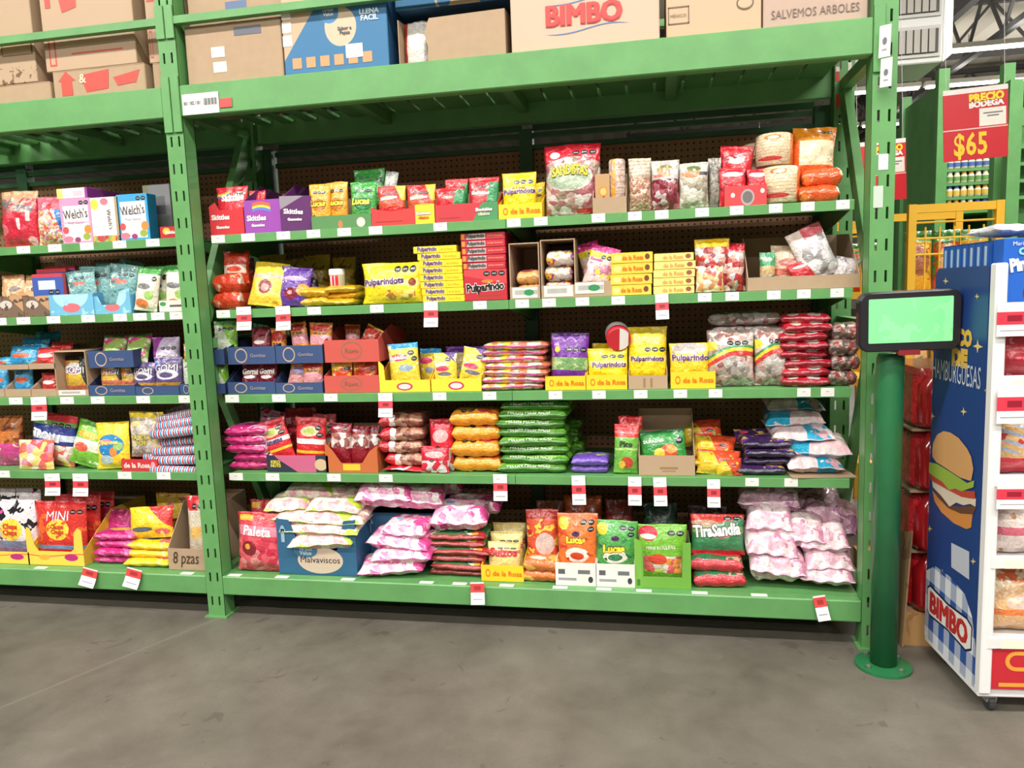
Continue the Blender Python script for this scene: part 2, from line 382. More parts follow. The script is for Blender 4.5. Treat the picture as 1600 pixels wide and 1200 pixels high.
def tray(label, px0, px1, pyf, zb, outer, front, Y=.1, d=.3, hb=None, txt=(), name='display_tray', cat='display tray', pyb=None, group=None, inner=None, sides=None, cut=None, yaw=0., shelf_h=None):
    """open cardboard display tray: floor, back, two raked sides and a printed front panel"""
    if pyb is not None: zb = at((px0+px1)/2, pyb, Y).z
    TRAYS.append((px0, px1, zb, pyf)); xa, xb, hf = span(px0, px1, pyf, zb, Y); w = xb-xa; hb = hb or hf*1.6; g = .003; hs = sides or hb
    inner = inner or kraft()
    r = empty(name, ((xa+xb)/2, Y, zb+.0005), yaw); tag(r, label, cat, group)
    MB().box(-w/2+g, w/2-g, g, d-g, 0, g).build('tray_floor', inner, r)
    MB().box(-w/2+g, w/2-g, d-g, d, 0, hb).build('back_panel', inner, r)
    for s in (-1, 1):
        x0, x1 = (-w/2, -w/2+g) if s < 0 else (w/2-g, w/2)
        MB().prism([(g, 0), (d, 0), (d, hb), (d*.45, hs), (g, hf)], x0, x1).build('side_panel', outer, r)
    if cut:    # front with a dip: list of (u, h fraction)
        P = [(-w/2, 0), (w/2, 0)]+[((u-.5)*w, hf*f) for u, f in cut]
        n = len(P); mb = MB(); mb.add([(x, 0, z) for x, z in P]+[(x, g, z) for x, z in P], [tuple(range(n)), tuple(range(n, 2*n))[::-1]]+[(i, (i+1) % n, n+(i+1) % n, n+i) for i in range(n)])
        fp = mb.build('front_panel', [front], r, uv=(-w/2, w/2, 0, hf))
    else:
        fp = MB().box(-w/2, w/2, 0, g, 0, hf).build('front_panel', [front], r, uv=(-w/2, w/2, 0, hf))
    for T in txt: letter(fp, T[0], T[1], T[2], T[3], T[4], w, hf, flat_surf(w, hf), **(T[5] if len(T) > 5 else {}))
    return r
# ================================================================ the hall
floor = MB().box(-30, 40, -14, 34, -.1, 0).build('floor', concrete()); struct(floor, 'grey polished concrete floor with stains')
ceil_m = pm('roof_sheet', (206, 198, 184), [('st', 90, 0, .5, (188, 180, 166))], .8)
struct(MB().box(-30, 40, -14, 34, 6.9, 7.0).build('ceiling', ceil_m, uv=(-30, 40, 0, 1)), 'pale sheet roof on dark steel trusses')
wm = pm('wall_paint', (196, 190, 178), (), .8)
struct(MB().box(-30, 40, 33.8, 34, 0, 6.9).build('wall_back', wm), 'far pale wall of the shop')
struct(MB().box(-30, 40, -14, -13.8, 0, 6.9).build('wall_front', wm), 'pale wall behind the aisle')
TRUSS = plain((58, 56, 56), .6)
def truss(y, x0, x1, k):
    r = empty('trim_%d' % k, (0, y, 0)); struct(r, 'dark steel roof truss with zigzag webs')
    MB().box(x0, x1, -.06, .06, 6.62, 6.74).build('top_chord', TRUSS, r)
    MB().box(x0, x1, -.05, .05, 5.62, 5.72).build('bottom_chord', TRUSS, r)
    n = int((x1-x0)/1.6); s = (x1-x0)/n
    for i in range(n):
        a = x0+i*s; MB().bar((a, 0, 5.68), (a+s/2, 0, 6.66), .05, .05).build('web', TRUSS, r); MB().bar((a+s/2, 0, 6.66), (a+s, 0, 5.68), .05, .05).build('web', TRUSS, r)
for k, y in enumerate((9.5, 14.5, 20.0, 27.0)): truss(y, 1.0, 24.0, k+1)
for k, x in enumerate((7.6, 11.6, 15.6)):
    r = empty('trim_%d' % (k+5), (x, 0, 0)); struct(r, 'dark steel girder running across the roof')
    MB().box(-.08, .08, 4, 33, 6.3, 6.45).build('top_chord', TRUSS, r); MB().box(-.06, .06, 4, 33, 5.3, 5.4).build('bottom_chord', TRUSS, r)
    for i in range(18):
        a = 4+i*1.6; MB().bar((0, a, 5.36), (0, a+.8, 6.36), .05, .05, (1,0,0)).build('web', TRUSS, r); MB().bar((0, a+.8, 6.36), (0, a+1.6, 5.36), .05, .05, (1,0,0)).build('web', TRUSS, r)
# hanging fluorescent fixtures
HOUS = plain((225, 225, 220), .5); TUBE = pm('lamp_tube', (255, 250, 240), (), .4, emit=9.)
def fixture(x, y, z, L, label, grp):
    r = empty('ceiling_lamp', (x, y, z)); tag(r, label, 'ceiling lamp', grp)
    MB().prism([(-.11, 0), (.11, 0), (.06, .09), (-.06, .09)], -L/2, L/2).build('housing', HOUS, r)
    for s in (-.045, .045): MB().tube((-L/2+.03, s, -.02), (L/2-.03, s, -.02), .019, 10).build('tube', TUBE, r)
    for s in (-.38, .38): MB().tube((s*L, 0, .09), (s*L, 0, 6.9-z), .006, 6).build('hanger', TRUSS, r)
for x, y in LAMPS: fixture(x, y, 4.78, 2.6, 'long fluorescent lamp in rows over the aisle, the farthest row added for fill', 'lamps over the aisle')
for x, y in BEYOND_FILL: fixture(x, y, 4.78, 2.6, 'long fluorescent lamp added beyond the rack to lighten the far racks', 'added lamps beyond the rack')
for px, py, dz in ((1560, 126, 5.0), (1438, 190, 5.0), (1560, 72, 5.0)):
    p = atz(px, py, dz)
    for i in (-1, 0, 1, 2):
        strip_light(p.x+i*2.7, p.y, dz-.06, 2.6, .22, 110)
        u_ = bpy.data.lights.new('roof_fill', 'AREA'); u_.shape = 'RECTANGLE'; u_.size = 2.6; u_.size_y = .2; u_.energy = 34; u_.color = (1, .965, .91)  # upward fill added above each far fixture to brighten the roof
        uo = bpy.data.objects.new('roof_fill', u_); COL.objects.link(uo); uo.location = (p.x+i*2.7, p.y, dz+.12); uo.rotation_euler.x = math.pi
        fixture(p.x+i*2.7, p.y, dz, 2.62, 'bright fluorescent lamp in a long row below the far trusses', 'far rows of lamps')

# ================================================================ the green rack
W0 = .0734; BAY = 2.44; RD = .60
rack = empty('pallet_rack', (0, 0, 0)); tag(rack, 'tall green steel storage rack with slotted posts and wide beams', 'rack')
def post_mesh(x0, h, y0, name='post', wd=W0, dp=.077, parent=rack, front=True):
    """slotted channel: front plate with two columns of punched slots, side flanges"""
    cols = [0, wd*.22, wd*.22+.008, wd*.66, wd*.66+.008, wd]; zs = [0.]; z = .05
    while z+.04 < h: zs += [z, z+.038]; z += .1016
    zs.append(h); mb = MB(); t = .004
    for j in range(len(zs)-1):
        hole_row = j % 2 == 1
        for i in range(5):
            if hole_row and i in (1, 3): continue
            a, b = cols[i], cols[i+1]
            ya, yb = (0, t) if front else (dp-t, dp)
            mb.add([(a,ya,zs[j]),(b,ya,zs[j]),(b,ya,zs[j+1]),(a,ya,zs[j+1])], [(0,1,2,3)])
            mb.add([(a,yb,zs[j]),(b,yb,zs[j]),(b,yb,zs[j+1]),(a,yb,zs[j+1])], [(3,2,1,0)])
    mb.box(0, t, t, dp, 0, h); mb.box(wd-t, wd, t, dp, 0, h)
    mb.box(0, .018, dp-t, dp, 0, h); mb.box(wd-.018, wd, dp-t, dp, 0, h)
    o = mesh_obj(name, mb.v, mb.f, [GREEN], parent); o.location = (x0, y0, 0); return o
PX = [-W0, BAY, -W0*2-BAY]
for x in PX:
    post_mesh(x, 3.1, 0); post_mesh(x, 3.1, RD-.077+.0)
    c = x+W0/2
    for z in (.16, 1.12, 2.02, 2.95): MB().box(c-.018, c+.018, .077, RD-.077, z-.02, z+.02).build('cross_brace', GREEN, rack)
    MB().bar((c, .07, 1.2), (c, RD-.07, 2.03), .07, .03, (1,0,0)).build('diagonal_brace', GREEN, rack)
    MB().bar((c, RD-.07, .2), (c, .07, 1.1), .045, .03, (1,0,0)).build('diagonal_brace', GREEN, rack)
    MB().box(x-.012, x+W0+.012, -.012, .09, 0, .006).build('foot_plate', GREEN, rack)
Z4, Z5 = 1.986, 2.100
for x0, x1 in ((0, BAY), (-W0-BAY, -W0)):
    for y0 in (-.004, RD-.046):
        mb = MB(); mb.prism([(y0, Z4), (y0+.05, Z4), (y0+.05, Z5-.03), (y0+.035, Z5), (y0, Z5)], x0, x1); mb.build('beam', GREEN, rack, bevel=.004)
    MB().box(x0, x1, -.002, .05, .097, .175).build('bottom_beam', GREEN, rack, bevel=.004)
    MB().box(x0, x1, RD-.05, RD, .097, .175).build('bottom_beam', GREEN, rack, bevel=.004)
    MB().box(x0, x1, .052, RD-.052, .168, .1745).build('deck_board', GREEN, rack)
    for y0, wd in ((-.004, .03), (RD-.03, .03)): MB().box(x0, x1, y0, y0+wd, 2.322, 2.349).build('guard_rail', GREEN, rack)
    n = 22
    for i in range(n):
        a = x0+.02+(x1-x0-.04)*i/n
        if x0 > -.5 and i > 3: MB().box(a, a+.098, .048, RD-.048, Z5-.034, Z5-.022).build('deck_slat', GREEN, rack)
        else: MB().box(a, a+.058, .048, RD-.048, Z5-.034, Z5-.022).build('deck_slat', GREEN, rack)
    for x in (x0+.62, x0+1.22, x0+1.82): MB().box(x-.02, x+.02, .05, RD-.05, Z5-.075, Z5-.036).build('deck_support', GREEN, rack)
    for xs, s in ((x0, -1), (x1, 1)):
        a, b = (xs-.034, xs) if s < 0 else (xs, xs+.034)
        for z0, z1 in ((1.93, 2.135), (2.27, 2.39)):
            mb = MB(); mb.box(a, b, -.008, -.001, z0, z1); mb.build('connector_plate', GREEN, rack, bevel=.0015)
# beam location label and sticker
lb = MB().box(0, .15, -.0075, -.006, 0, .075).build('location_label', pm('label_white', (238, 238, 232), (), .45), rack, uv=(0, .15, 0, .075))
p = at(287, 181, -.006); lb.location = (p.x, 0, 1.989); lb['label'] = 'white location label with a bar code'
letter(lb, '001 / 002 / 001', .27, .55, .46, (40, 40, 46), .15, .075, lambda u, v: Vector((u*.15, -.0075, v*.075)), bold=.03, hs=1.6, off=.0006)
for i in range(12):
    x = .088+i*.0046; MB().box(x, x+(.003 if i % 3 else .0018), -.0082, -.0076, .03, .055).build('bar_code_line', plain((40, 40, 46)), lb)
st = MB().box(0, .05, -.0075, -.006, 0, .032).build('sticker', plain((214, 78, 76)), rack); st.location = (p.x+.153, 0, 2.005); st['label'] = 'small red sticker'
# white tag cards clipped to the right hand post, stickers
cd_m = pm('tag_card', (236, 236, 232), [('e', .5, .5, .2, .12, (120, 122, 128)), ('r', .3, .7, .2, .26, (160, 160, 165))], .4)
for k, (px, py0, py1) in enumerate(((1378, 42, 92), (1380, 93, 138))):
    a = at(px-6, py1, -.015); b = at(px+7, py0, -.015)
    o = MB().box(0, .036, -.0015, .0015, 0, b.z-a.z).build('hanging_card', cd_m, None, uv=(0, .036, 0, b.z-a.z)); o.location = (a.x, -.02, a.z); o.rotation_euler = (.06, .06, -.75)
    tag(o, ['upper', 'lower'][k]+' white card tied to the slotted post beside the price checker', 'card')
for px, py0, py1, c in ((1380, 240, 266, (206, 210, 214)), (1372, 290, 325, (190, 205, 190))):
    a = at(px-8, py1, 0); b = at(px+8, py0, 0); MB().box(a.x, b.x, -.0015, -.0003, a.z, b.z).build('sticker', plain(c), rack)

for px, py0, py1, c in ((1309, 104, 112, (226, 220, 206)), (1309, 112, 127, (206, 60, 56)), (1309, 147, 168, (206, 60, 56)), (1328, 97, 110, (226, 220, 206)), (1328, 110, 148, (200, 66, 60))):
    a = at(px-3, py1, RD-.079); b = at(px+3, py0, RD-.079); MB().box(a.x, b.x, RD-.0790, RD-.0775, a.z, b.z).build('sticker', plain(c), rack)

# ================================================================ shelving built into the rack
S4, S3, S2, S1, S0 = 1.548, 1.2535, .911, .588, .175
SY = .08; PEG = pegmat(); DKG = green_paint('shelving_green', (46, 96, 62), .5)
LABEL = pm('price_label_print', (238, 236, 230), [('r', .38, .62, .52, .62, (170, 170, 174)), ('r', .2, .8, .25, .32, (214, 212, 210))], .4)
def px_label(shelf, px, py, z, wpx=21):
    a = at(px-wpx/2, py, SY); b = at(px+wpx/2, py, SY); wv = b.x-a.x
    o = MB().box(0, wv, -.0016, -.0003, 0, .030).build('price_label', LABEL, shelf, uv=(0, wv, 0, .03)); o.location = (a.x, SY, z-.0305); return o
LAB = {('r', 4): (341, 388, 443, 490, 538, 587, 688, 803, 845, 935, 992, 1034, 1097, 1151, 1212, 1262, 1317),
       ('r', 3): (349, 491, 589, 750, 816, 858, 910, 966, 1101, 1144, 1209, 1256, 1308),
       ('r', 2): (363, 436, 517, 687, 765, 868, 936, 1001, 1063, 1118, 1256, 1293),
       ('r', 1): (369, 426, 522, 603, 1175, 1236),
       ('l', 4): (37, 86, 136, 187, 239), ('l', 3): (0, 37, 84, 138, 188, 219, 247, 276), ('l', 2): (25, 105, 153, 224, 290), ('l', 1): (5, 195, 256)}
ZS = {4: S4, 3: S3, 2: S2, 1: S1}
for bay, secs in (('r', ((.030, 1.217), (1.219, 2.412))), ('l', ((-2.484, -1.294), (-1.292, -.10)))):
    unit = empty('shelving_unit', (secs[0][0], 0, 0)); unit.location = (0, 0, 0)
    tag(unit, 'green steel shelves with brown pegboard backs '+('holding sweets in the full bay' if bay == 'r' else 'in the partly hidden bay'), 'shelving')
    ends = sorted({a for s in secs for a in s})
    ups = [secs[0][0]-.02]+[s[1] for s in secs]
    for x in ups: MB().box(x-.028, x+.028, RD+.0, RD+.05, 0, 1.97).build('upright', DKG, unit)
    for (a, b) in secs:
        pgb = MB().box(a+.02, b-.02, RD+.03, RD+.036, .18, 1.885).build('pegboard_panel', PEG, unit); pgb['label'] = 'brown perforated hardboard back'
        for z in (1.885, 1.935): MB().box(a+.02, b-.02, RD+.01, RD+.04, z, z+.02).build('top_rail', DKG, unit)
        MB().box(a+.02, b-.02, RD+.056, RD+.06, 1.972, Z5+.06).build('back_sheet', DKG, unit)
        for i in (4, 3, 2, 1):
            z = ZS[i]
            mb = MB(); mb.prism([(SY, z-.031), (SY+.003, z-.031), (SY+.003, z-.004), (RD, z-.004), (RD, z-.0005), (SY+.002, z-.0005), (SY, z-.002)], a, b)
            mb.prism([(SY, z-.031), (SY+.014, z-.031), (SY+.014, z-.034), (SY, z-.034)], a, b)
            sh = mb.build('shelf', GREEN, unit)
            for x in (a+.004, b-.007): MB().prism([(SY+.02, z-.005), (SY+.02, z-.03), (RD, z-.1), (RD, z-.005)], x, x+.003).build('bracket', GREEN, sh)
            for px in LAB[(bay, i)]:
                pyl = py_of(px, z-.015, SY); X = at(px, pyl, SY).x
                if a <= X <= b or (i == 4 and px == 341 and a < .1 and bay == 'r'): px_label(sh, px, pyl, z)
# labels laid on the flat top of the lowest beam
DECKLAB = pm('deck_label', (226, 230, 222), [('r', .3, .7, .4, .55, (150, 150, 150))], .45)
for px, py in ((366, 899), (441, 901), (545, 904), (668, 908), (720, 909), (793, 912), (876, 915), (944, 917), (1006, 922), (1093, 925), (1186, 929), (62, 888), (295, 894)):
    p = atz(px, py, .1765); mb = MB(); mb.box(-.028, .028, -.012, .012, 0, .001); o = mb.build('price_label', DECKLAB, rack, uv=(-.028, .028, 0, 1)); o.location = (p.x, .016, .1756)
# hanging promotional tags
TAGM = pm('tag_print', (240, 238, 234), [('b', .36, .66, (222, 72, 82)), ('r', .3, .72, .44, .58, (150, 40, 50)), ('r', .15, .85, .14, .18, (150, 150, 150)), ('r', .2, .5, .8, .83, (170, 170, 170))], .4)
TAGB = pm('tag_print_low', (240, 238, 234), [('b', .52, .93, (222, 72, 72)), ('r', .25, .75, .62, .82, (170, 50, 50)), ('r', .15, .85, .2, .25, (150, 150, 150))], .4)
def hang_tag(px, pyt, pyb, where, Y=SY-.004, mat=None, roll=0., curl=.012):
    a = at(px-10, pyb, Y); b = at(px+10, pyt, Y); wv = b.x-a.x; h = b.z-a.z; n = 6; vs = []; fs = []; uv = []
    for k, yo in enumerate((0, .0012)):
        for j in range(n+1):
            v = j/n
            for u in (0, 1): vs.append(((u-.5)*wv, yo-curl*(1-v)**2, (v-1)*h)); uv.append((u, v))
    m = 2*(n+1)
    for j in range(n): fs += [(2*j, 2*j+1, 2*j+3, 2*j+2), (m+2*j+2, m+2*j+3, m+2*j+1, m+2*j), (2*j, 2*j+2, m+2*j+2, m+2*j), (2*j+1, m+2*j+1, m+2*j+3, 2*j+3)]
    fs += [(0, m, m+1, 1), (2*n, 2*n+1, m+2*n+1, m+2*n)]
    o = mesh_obj('price_tag', vs, fs, mat or TAGM, None, uv); o.location = ((a.x+b.x)/2, Y-.0015, b.z); o.rotation_euler.y = roll
    tag(o, 'red and white price tag hanging '+where, 'price tag', 'hanging price tags')
for T in ((382, 479, 516, 'below the leaning yellow candy bag'), (443, 478, 516, 'below the purple candy bag'), (674, 471, 511, 'below the stack of slim yellow boxes'), (1034, 459, 499, 'below the pale yellow box stack'),
          (603, 614, 651, 'below the yellow tray with blue topped bags'), (782, 741, 781, 'below the green bag stack'), (904, 743, 787, 'below the small purple pack'),
          (992, 745, 788, 'below the tall green bags with red tops'), (1031, 746, 789, 'below the open carton of green bags'), (1115, 749, 791, 'below the red and yellow bag pile'),
          (62, 620, 656, 'from the shelf of blue and red gummy bags'), (83, 740, 773, 'above the red lollipop bag'), (127, 740, 774, 'below the bright green pouch')):
    hang_tag(*T, roll=random.uniform(-.03, .03))
for T in ((746, 910, 941, 'over the lowest beam below the strips bags', -.06), (1279, 931, 966, 'over the lowest beam below the pink marshmallows', -.2), (143, 889, 914, 'over the lowest beam below the magenta bags', .22), (212, 889, 916, 'over the lowest beam below the yellow bags', .22)):
    hang_tag(T[0], T[1], T[2], T[3], Y=-.008, mat=TAGB, roll=T[4], curl=.02)
# ================================================================ cartons stored on top of the rack
KR = kraft(); ZT = Z5-.021
def pieces(o, w, h, items):
    for it in items:
        if len(it) > 5 and it[5]: it = (sum(q[0] for q in it[5])/len(it[5]), sum(q[1] for q in it[5])/len(it[5]))+tuple(it[2:])
        disc(o, 'print_mark', it[0], it[1], it[2], it[3], it[4], w, h, flat_surf(w, h), off=it[6] if len(it) > 6 else .0012, poly=it[5] if len(it) > 5 else None)
def rectp(u0, u1, v0, v1): return [(u0, v0), (u1, v0), (u1, v1), (u0, v1)]
def carton(label, x0, x1, z0, z1, front, side, Y, d, txt=(), marks=(), seam=True, yaw=0.):
    w, h = x1-x0, z1-z0; r = empty('carton', ((x0+x1)/2, Y, z0), yaw); tag(r, label, 'carton')
    b = box_mesh('body', w, d, h, front, side, r, .003)
    for s in (0, 1): MB().box(-w/2+.002, w/2-.002, s*d/2+.001, (s+1)*d/2-.001, h, h+.003).build('flap', side, r)
    MB().box(-.024, .024, -.0006, d+.0006, h+.003, h+.0036).build('packing_tape', pm('tape', (196, 172, 130), (), .25), r)
    for T in txt: letter(b, T[0], T[1], T[2], T[3], T[4], w, h, flat_surf(w, h), **(T[5] if len(T) > 5 else {}))
    pieces(b, w, h, marks); return r
RED = (198, 74, 62)
redk = card('red_print_kraft', (184, 156, 128), [('r', .05, .13, .05, .33, RED), ('r', .066, .114, .07, .31, (184, 156, 128)), ('r', .3, .86, .15, .165, RED)])
house = lambda u, v, s: [u-.05*s, v]
def red_marks(v, s=1.):
    return [(.09, v, 0, 0, RED, [(.03, v-.01), (.09, v+.12*s), (.15, v-.01)]), (.09, v-.05, 0, 0, RED, rectp(.06, .12, v-.1, v)),
            (.32, v, 0, 0, RED, [(.2, v+.06), (.42, v+.1), (.4, v-.12), (.24, v-.16)])]
fk = kraft()
flor = card('flower_print_kraft', (180, 153, 124), [('n', 40, .6, (112, 84, 60)), ('r', .2, 1.0, .16, .92, (180, 153, 124))])
carton('brown carton with dotted flower print on its end, beside the red arrow cartons', -1.05, -.655, ZT+.105, ZT+.50, flor, fk, .05, .4, marks=[(.9, .3, 0, 0, (120, 92, 66), rectp(.62, .98, .27, .42)), (.9, .35, 0, 0, (186, 154, 118), rectp(.635, .965, .285, .405), .002)])
carton('plain low brown carton under the flower printed carton', -1.05, -.60, ZT, ZT+.10, fk, fk, .05, .4)
c = carton('brown carton with red house arrows and red lettering, upper of its pair', -.61, -.205, ZT+.135, ZT+.52, redk, fk, .05, .4, txt=[('&', .27, .78, .07, (224, 200, 170))], marks=red_marks(.72))
carton('brown carton with red house arrows showing just over the beam', -.585, -.175, ZT, ZT+.132, fk, fk, .05, .4, txt=[('&', .33, .75, .07, (224, 200, 170))], marks=[(.14, .8, 0, 0, RED, [(.06, .72), (.15, 1.0), (.25, .72)]), (.15, .6, 0, 0, RED, rectp(.09, .21, .3, .72)), (.5, .8, 0, 0, RED, [(.3, .85), (.62, .95), (.6, .4), (.36, .35)]), (.8, .8, 0, 0, RED, [(.66, .7), (.95, .85), (.9, .5), (.7, .45)])])
carton('brown carton half hidden by the slotted post, upper of its pair', -.165, .0, ZT+.135, ZT+.5, redk, fk, .07, .4, marks=[(.2, .7, 0, 0, RED, [(.05, .62), (.2, .75), (.36, .62)])])
carton('brown carton half hidden by the slotted post, lower of its pair', -.155, -.005, ZT, ZT+.132, fk, fk, .07, .4, marks=[(.3, .8, 0, 0, RED, [(.2, .72), (.35, .98), (.5, .72)])])
c = carton('plain brown carton with two small white stickers', .02, .412, ZT, ZT+.235, fk, fk, .03, .4, marks=[(.4, .5, 0, 0, (236, 226, 208), rectp(.27, .41, .50, .66)), (.4, .3, 0, 0, (236, 226, 208), rectp(.28, .42, .27, .43)), (.7, .9, 0, 0, (96, 98, 110), rectp(.52, .8, .8, .93))])
carton('brown carton lying above the two sticker carton', .03, .42, ZT+.24, ZT+.5, fk, fk, .05, .38, marks=[(.5, .1, 0, 0, (90, 110, 150), rectp(.4, .62, .05, .3))])
BLUE = (58, 116, 160)
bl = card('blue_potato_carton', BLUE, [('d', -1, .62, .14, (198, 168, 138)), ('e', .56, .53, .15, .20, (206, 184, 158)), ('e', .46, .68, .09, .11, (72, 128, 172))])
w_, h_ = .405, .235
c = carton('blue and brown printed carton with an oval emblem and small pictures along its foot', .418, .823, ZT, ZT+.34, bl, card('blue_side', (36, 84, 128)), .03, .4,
   txt=[('Great\nValue', .455, .685, .10, (220, 224, 228)), ('Sabor a\nPapas', .6, .48, .13, (60, 60, 70), {'bold': .03}), ('LLENA\nFACIL', .84, .62, .18, (190, 206, 218), {'bold': .04}), ('MEXICO', .84, .88, .2, (150, 180, 204), {'bold': .05})],
   marks=[(.1+.135*i, .2, 0, 0, (196, 150, 104), rectp(.08+.135*i, .17+.135*i, .14, .25)) for i in range(6)]+[(.68, .26, 0, 0, (236, 232, 226), rectp(.60, .76, .2, .34), .002)]+[(.04, .4, 0, 0, (236, 230, 220), rectp(0.0, .09, a, a+.11)) for a in (.38, .52, .66)])
tb = tray('open tan carton with a torn corner lying on top of the rack', 622, 790, 22, ZT, fk, fk, Y=.04, d=.34, hb=.2, name='open_carton', cat='carton', cut=[(1.0, 1.0), (.30, .97), (.25, .7), (.28, .45), (.27, .14), (.10, .05), (0, .02)])
B('orange and white snack bag showing through the torn carton corner', 628, 668, 30, ZT+.006, film('snack_bag', (232, 228, 222), [('b', .6, 1.0, (214, 104, 52)), ('b', .3, .36, (200, 70, 40)), ('bu', 0, .16, (190, 66, 44))]), Y=.075, t=.05, name='snack_bag', cat='snack bag')
carton('blue printed carton above the open tan carton', .845, 1.27, ZT+.222, ZT+.5, card('blue_carton_b', BLUE, [('e', .55, .1, .2, .3, (198, 170, 140)), ('e', .43, .08, .06, .1, (70, 120, 166))]), card('blue_side', (36, 84, 128)), .06, .34)
TAN = (204, 174, 152)
bim = card('tan_carton_print', TAN)
c = carton('large tan carton with red bread lettering between blue waves', 1.272, 1.778, ZT, ZT+.32, bim, bim, .03, .42, txt=[('BIMBO', .5+dx, .42+dz, .5, (206, 66, 62), {'hs': 1.05, 'off': .0022+.0003*k}) for k, (dx, dz) in enumerate(((-.009, -.01), (.009, -.01), (-.009, .01), (.009, .01), (0, 0), (-.004, 0), (.004, 0)))])
b = [q for q in c.children if q.name.startswith('body')][0]; Wb, Hb = .506, .32
for v0, s in ((.56, 1), (.26, 1)):
    pts = [(.23+.58*i/14, v0+.035*math.sin((i/14-.5)*5.2)+.012*min(1, i/3, (14-i)/3)) for i in range(15)]+[(.81-.58*i/14, v0-.0+.035*math.sin(((14-i)/14-.5)*5.2)) for i in range(15)]
    mesh_obj('print_mark', [((p[0]-.5)*Wb, -.0013, p[1]*Hb) for p in pts], [tuple(range(30))], plain((96, 124, 172)), b)
mex = card('tan_carton_print_b', (196, 168, 138))
carton('tan carton with a framed stencil word and a round mark', 1.80, 2.105, ZT, ZT+.30, mex, mex, .03, .42, txt=[('MÉXICO', .13, .32, .17, (110, 88, 66), {'bold': .06})],
       marks=[(.83, .38, .09, .075, (110, 88, 66)), (.83, .38, .075, .055, (196, 168, 138), None, .002), (.13, .2, 0, 0, (110, 88, 66), rectp(.02, .245, .225, .24)), (.1, .3, 0, 0, (110, 88, 66), rectp(.02, .245, .4, .415)), (.0, .3, 0, 0, (110, 88, 66), rectp(.02, .03, .225, .415)), (.25, .3, 0, 0, (110, 88, 66), rectp(.235, .245, .225, .415))])
sv = card('pale_carton_print', (184, 158, 142))
carton('pale brown carton with a printed slogan about trees', 2.11, 2.43, ZT, ZT+.30, sv, sv, .03, .42, txt=[('SALVEMOS ARBOLES', .5, .22, .84, (118, 98, 88), {'bold': .0, 'hs': 1.3})])
# ================================================================ sweets on the full bay, highest shelf
G = .004
WHITE = (240, 238, 234); DK = (40, 34, 60)
rb = [('w', .62, .68, (60, 150, 220), 5, .6, .06), ('w', .68, .73, (90, 180, 90), 5, .6, .06), ('w', .73, .78, (240, 210, 60), 5, .6, .06), ('w', .78, .83, (240, 140, 50), 5, .6, .06)]
skr = film('rainbow_red', (214, 42, 56), [('w', .58, .66, (70, 140, 210), 6, 1.2, .07), ('w', .66, .73, (240, 205, 70), 6, 1.2, .07), ('w', .73, .79, (240, 130, 50), 6, 1.2, .07), ('bu', .45, 1, (214, 42, 56)), ('e', .75, .66, .2, .08, (226, 190, 170)), ('s', 2, .58, .16, .66, .055)])
tray('red tray of rainbow sweets bags at the end of the highest shelf', 328, 381, 326, S4, card('red_card', (196, 44, 52)), card('red_card_f', (208, 48, 56)), Y=.10, d=.3, hb=.14, cut=[(1, 1), (.75, .95), (.3, .95), (.18, 1.25), (0, 1.1)],
     txt=[('Skittles', .33, .68, .52, WHITE, {'bold': .04}), ('Gummies', .38, .3, .38, WHITE, {'bold': .05})])
B('red rainbow sweets bag standing in the red tray', 335, 384, 291, S4+G, skr, Y=.12, t=.035, txt=[('Skittles', .55, .5, .7, WHITE, {'bold': .05}), ('Gummies', .55, .39, .5, WHITE, {'bold': .05})])
pur = (150, 70, 168)
tray('purple tray of rainbow sweets bags with a tall dark side', 382, 441, 312, S4, card('purple_card', (104, 42, 112)), card('purple_card_f', pur, [('w', .6, .68, (90, 130, 220), 5, 2.6, .1), ('w', .68, .75, (240, 210, 70), 5, 2.6, .1), ('w', .75, .85, (230, 100, 70), 5, 2.6, .1), ('bu', -1, .22, pur), ('bu', .7, 2, pur), ('b', -1, .5, pur)]), Y=.10, d=.32, hb=.19, sides=.2,
     txt=[('Skittles', .32, .46, .5, WHITE, {'bold': .04}), ('Gummies', .35, .24, .34, WHITE, {'bold': .05})])
B('red rainbow sweets bag peeping from the purple tray', 386, 412, 297, S4+G, skr, Y=.18, t=.04)
C('dark purple sweets box turned to show its slanted side', 440, 485, 306, S4, card('purple_dark', (92, 34, 100), [('d', -.5, 1, .62, (150, 140, 150))]), card('purple_dark_s', (92, 34, 100)), Y=.11, d=.24, yaw=.28, txt=[('Skittles', .42, .56, .6, WHITE, {'bold': .04, 'rot': -.05}), ('Gummies', .45, .34, .44, WHITE, {'bold': .05})])
grt = (88, 138, 84)
tray('green low tray holding orange and green chilli sweets bags', 487, 581, 336, S4, card('green_card', (70, 112, 70)), card('green_card_f', grt, [('e', .48, .3, .035, .3, (230, 120, 80)), ('e', .82, .4, .07, .35, (226, 210, 200))]), Y=.10, d=.3, hb=.15, sides=.11)
luc = lambda k, c, d: film(k, c, [('e', .5, .68, .45, .02, d), ('s', 3, .22, .2, .72, .05), ('e', .5, .3, .34, .2, d)])
for i, (a, b_, y) in enumerate(((480, 514, 287), (508, 541, 284))):
    B(['orange', 'rear orange'][i]+' chilli sweets bag in the green tray', a, b_, y, S4+G, luc('lucas_orange', (236, 164, 44), (196, 116, 24)), Y=.12+.02*i, t=.035, txt=[('Lucas', .45, .36, .72, (250, 216, 60), {'bold': .05, 'shear': .2, 'outline': ((70, 40, 20), .05)})])
B('green chilli sweets bag in the green tray', 545, 586, 284, S4+G, luc('lucas_green', (66, 158, 70), (30, 120, 60)), Y=.12, t=.035, txt=[('Lucas', .42, .4, .7, (250, 230, 90), {'bold': .05, 'shear': .2, 'outline': ((40, 60, 30), .05)})])
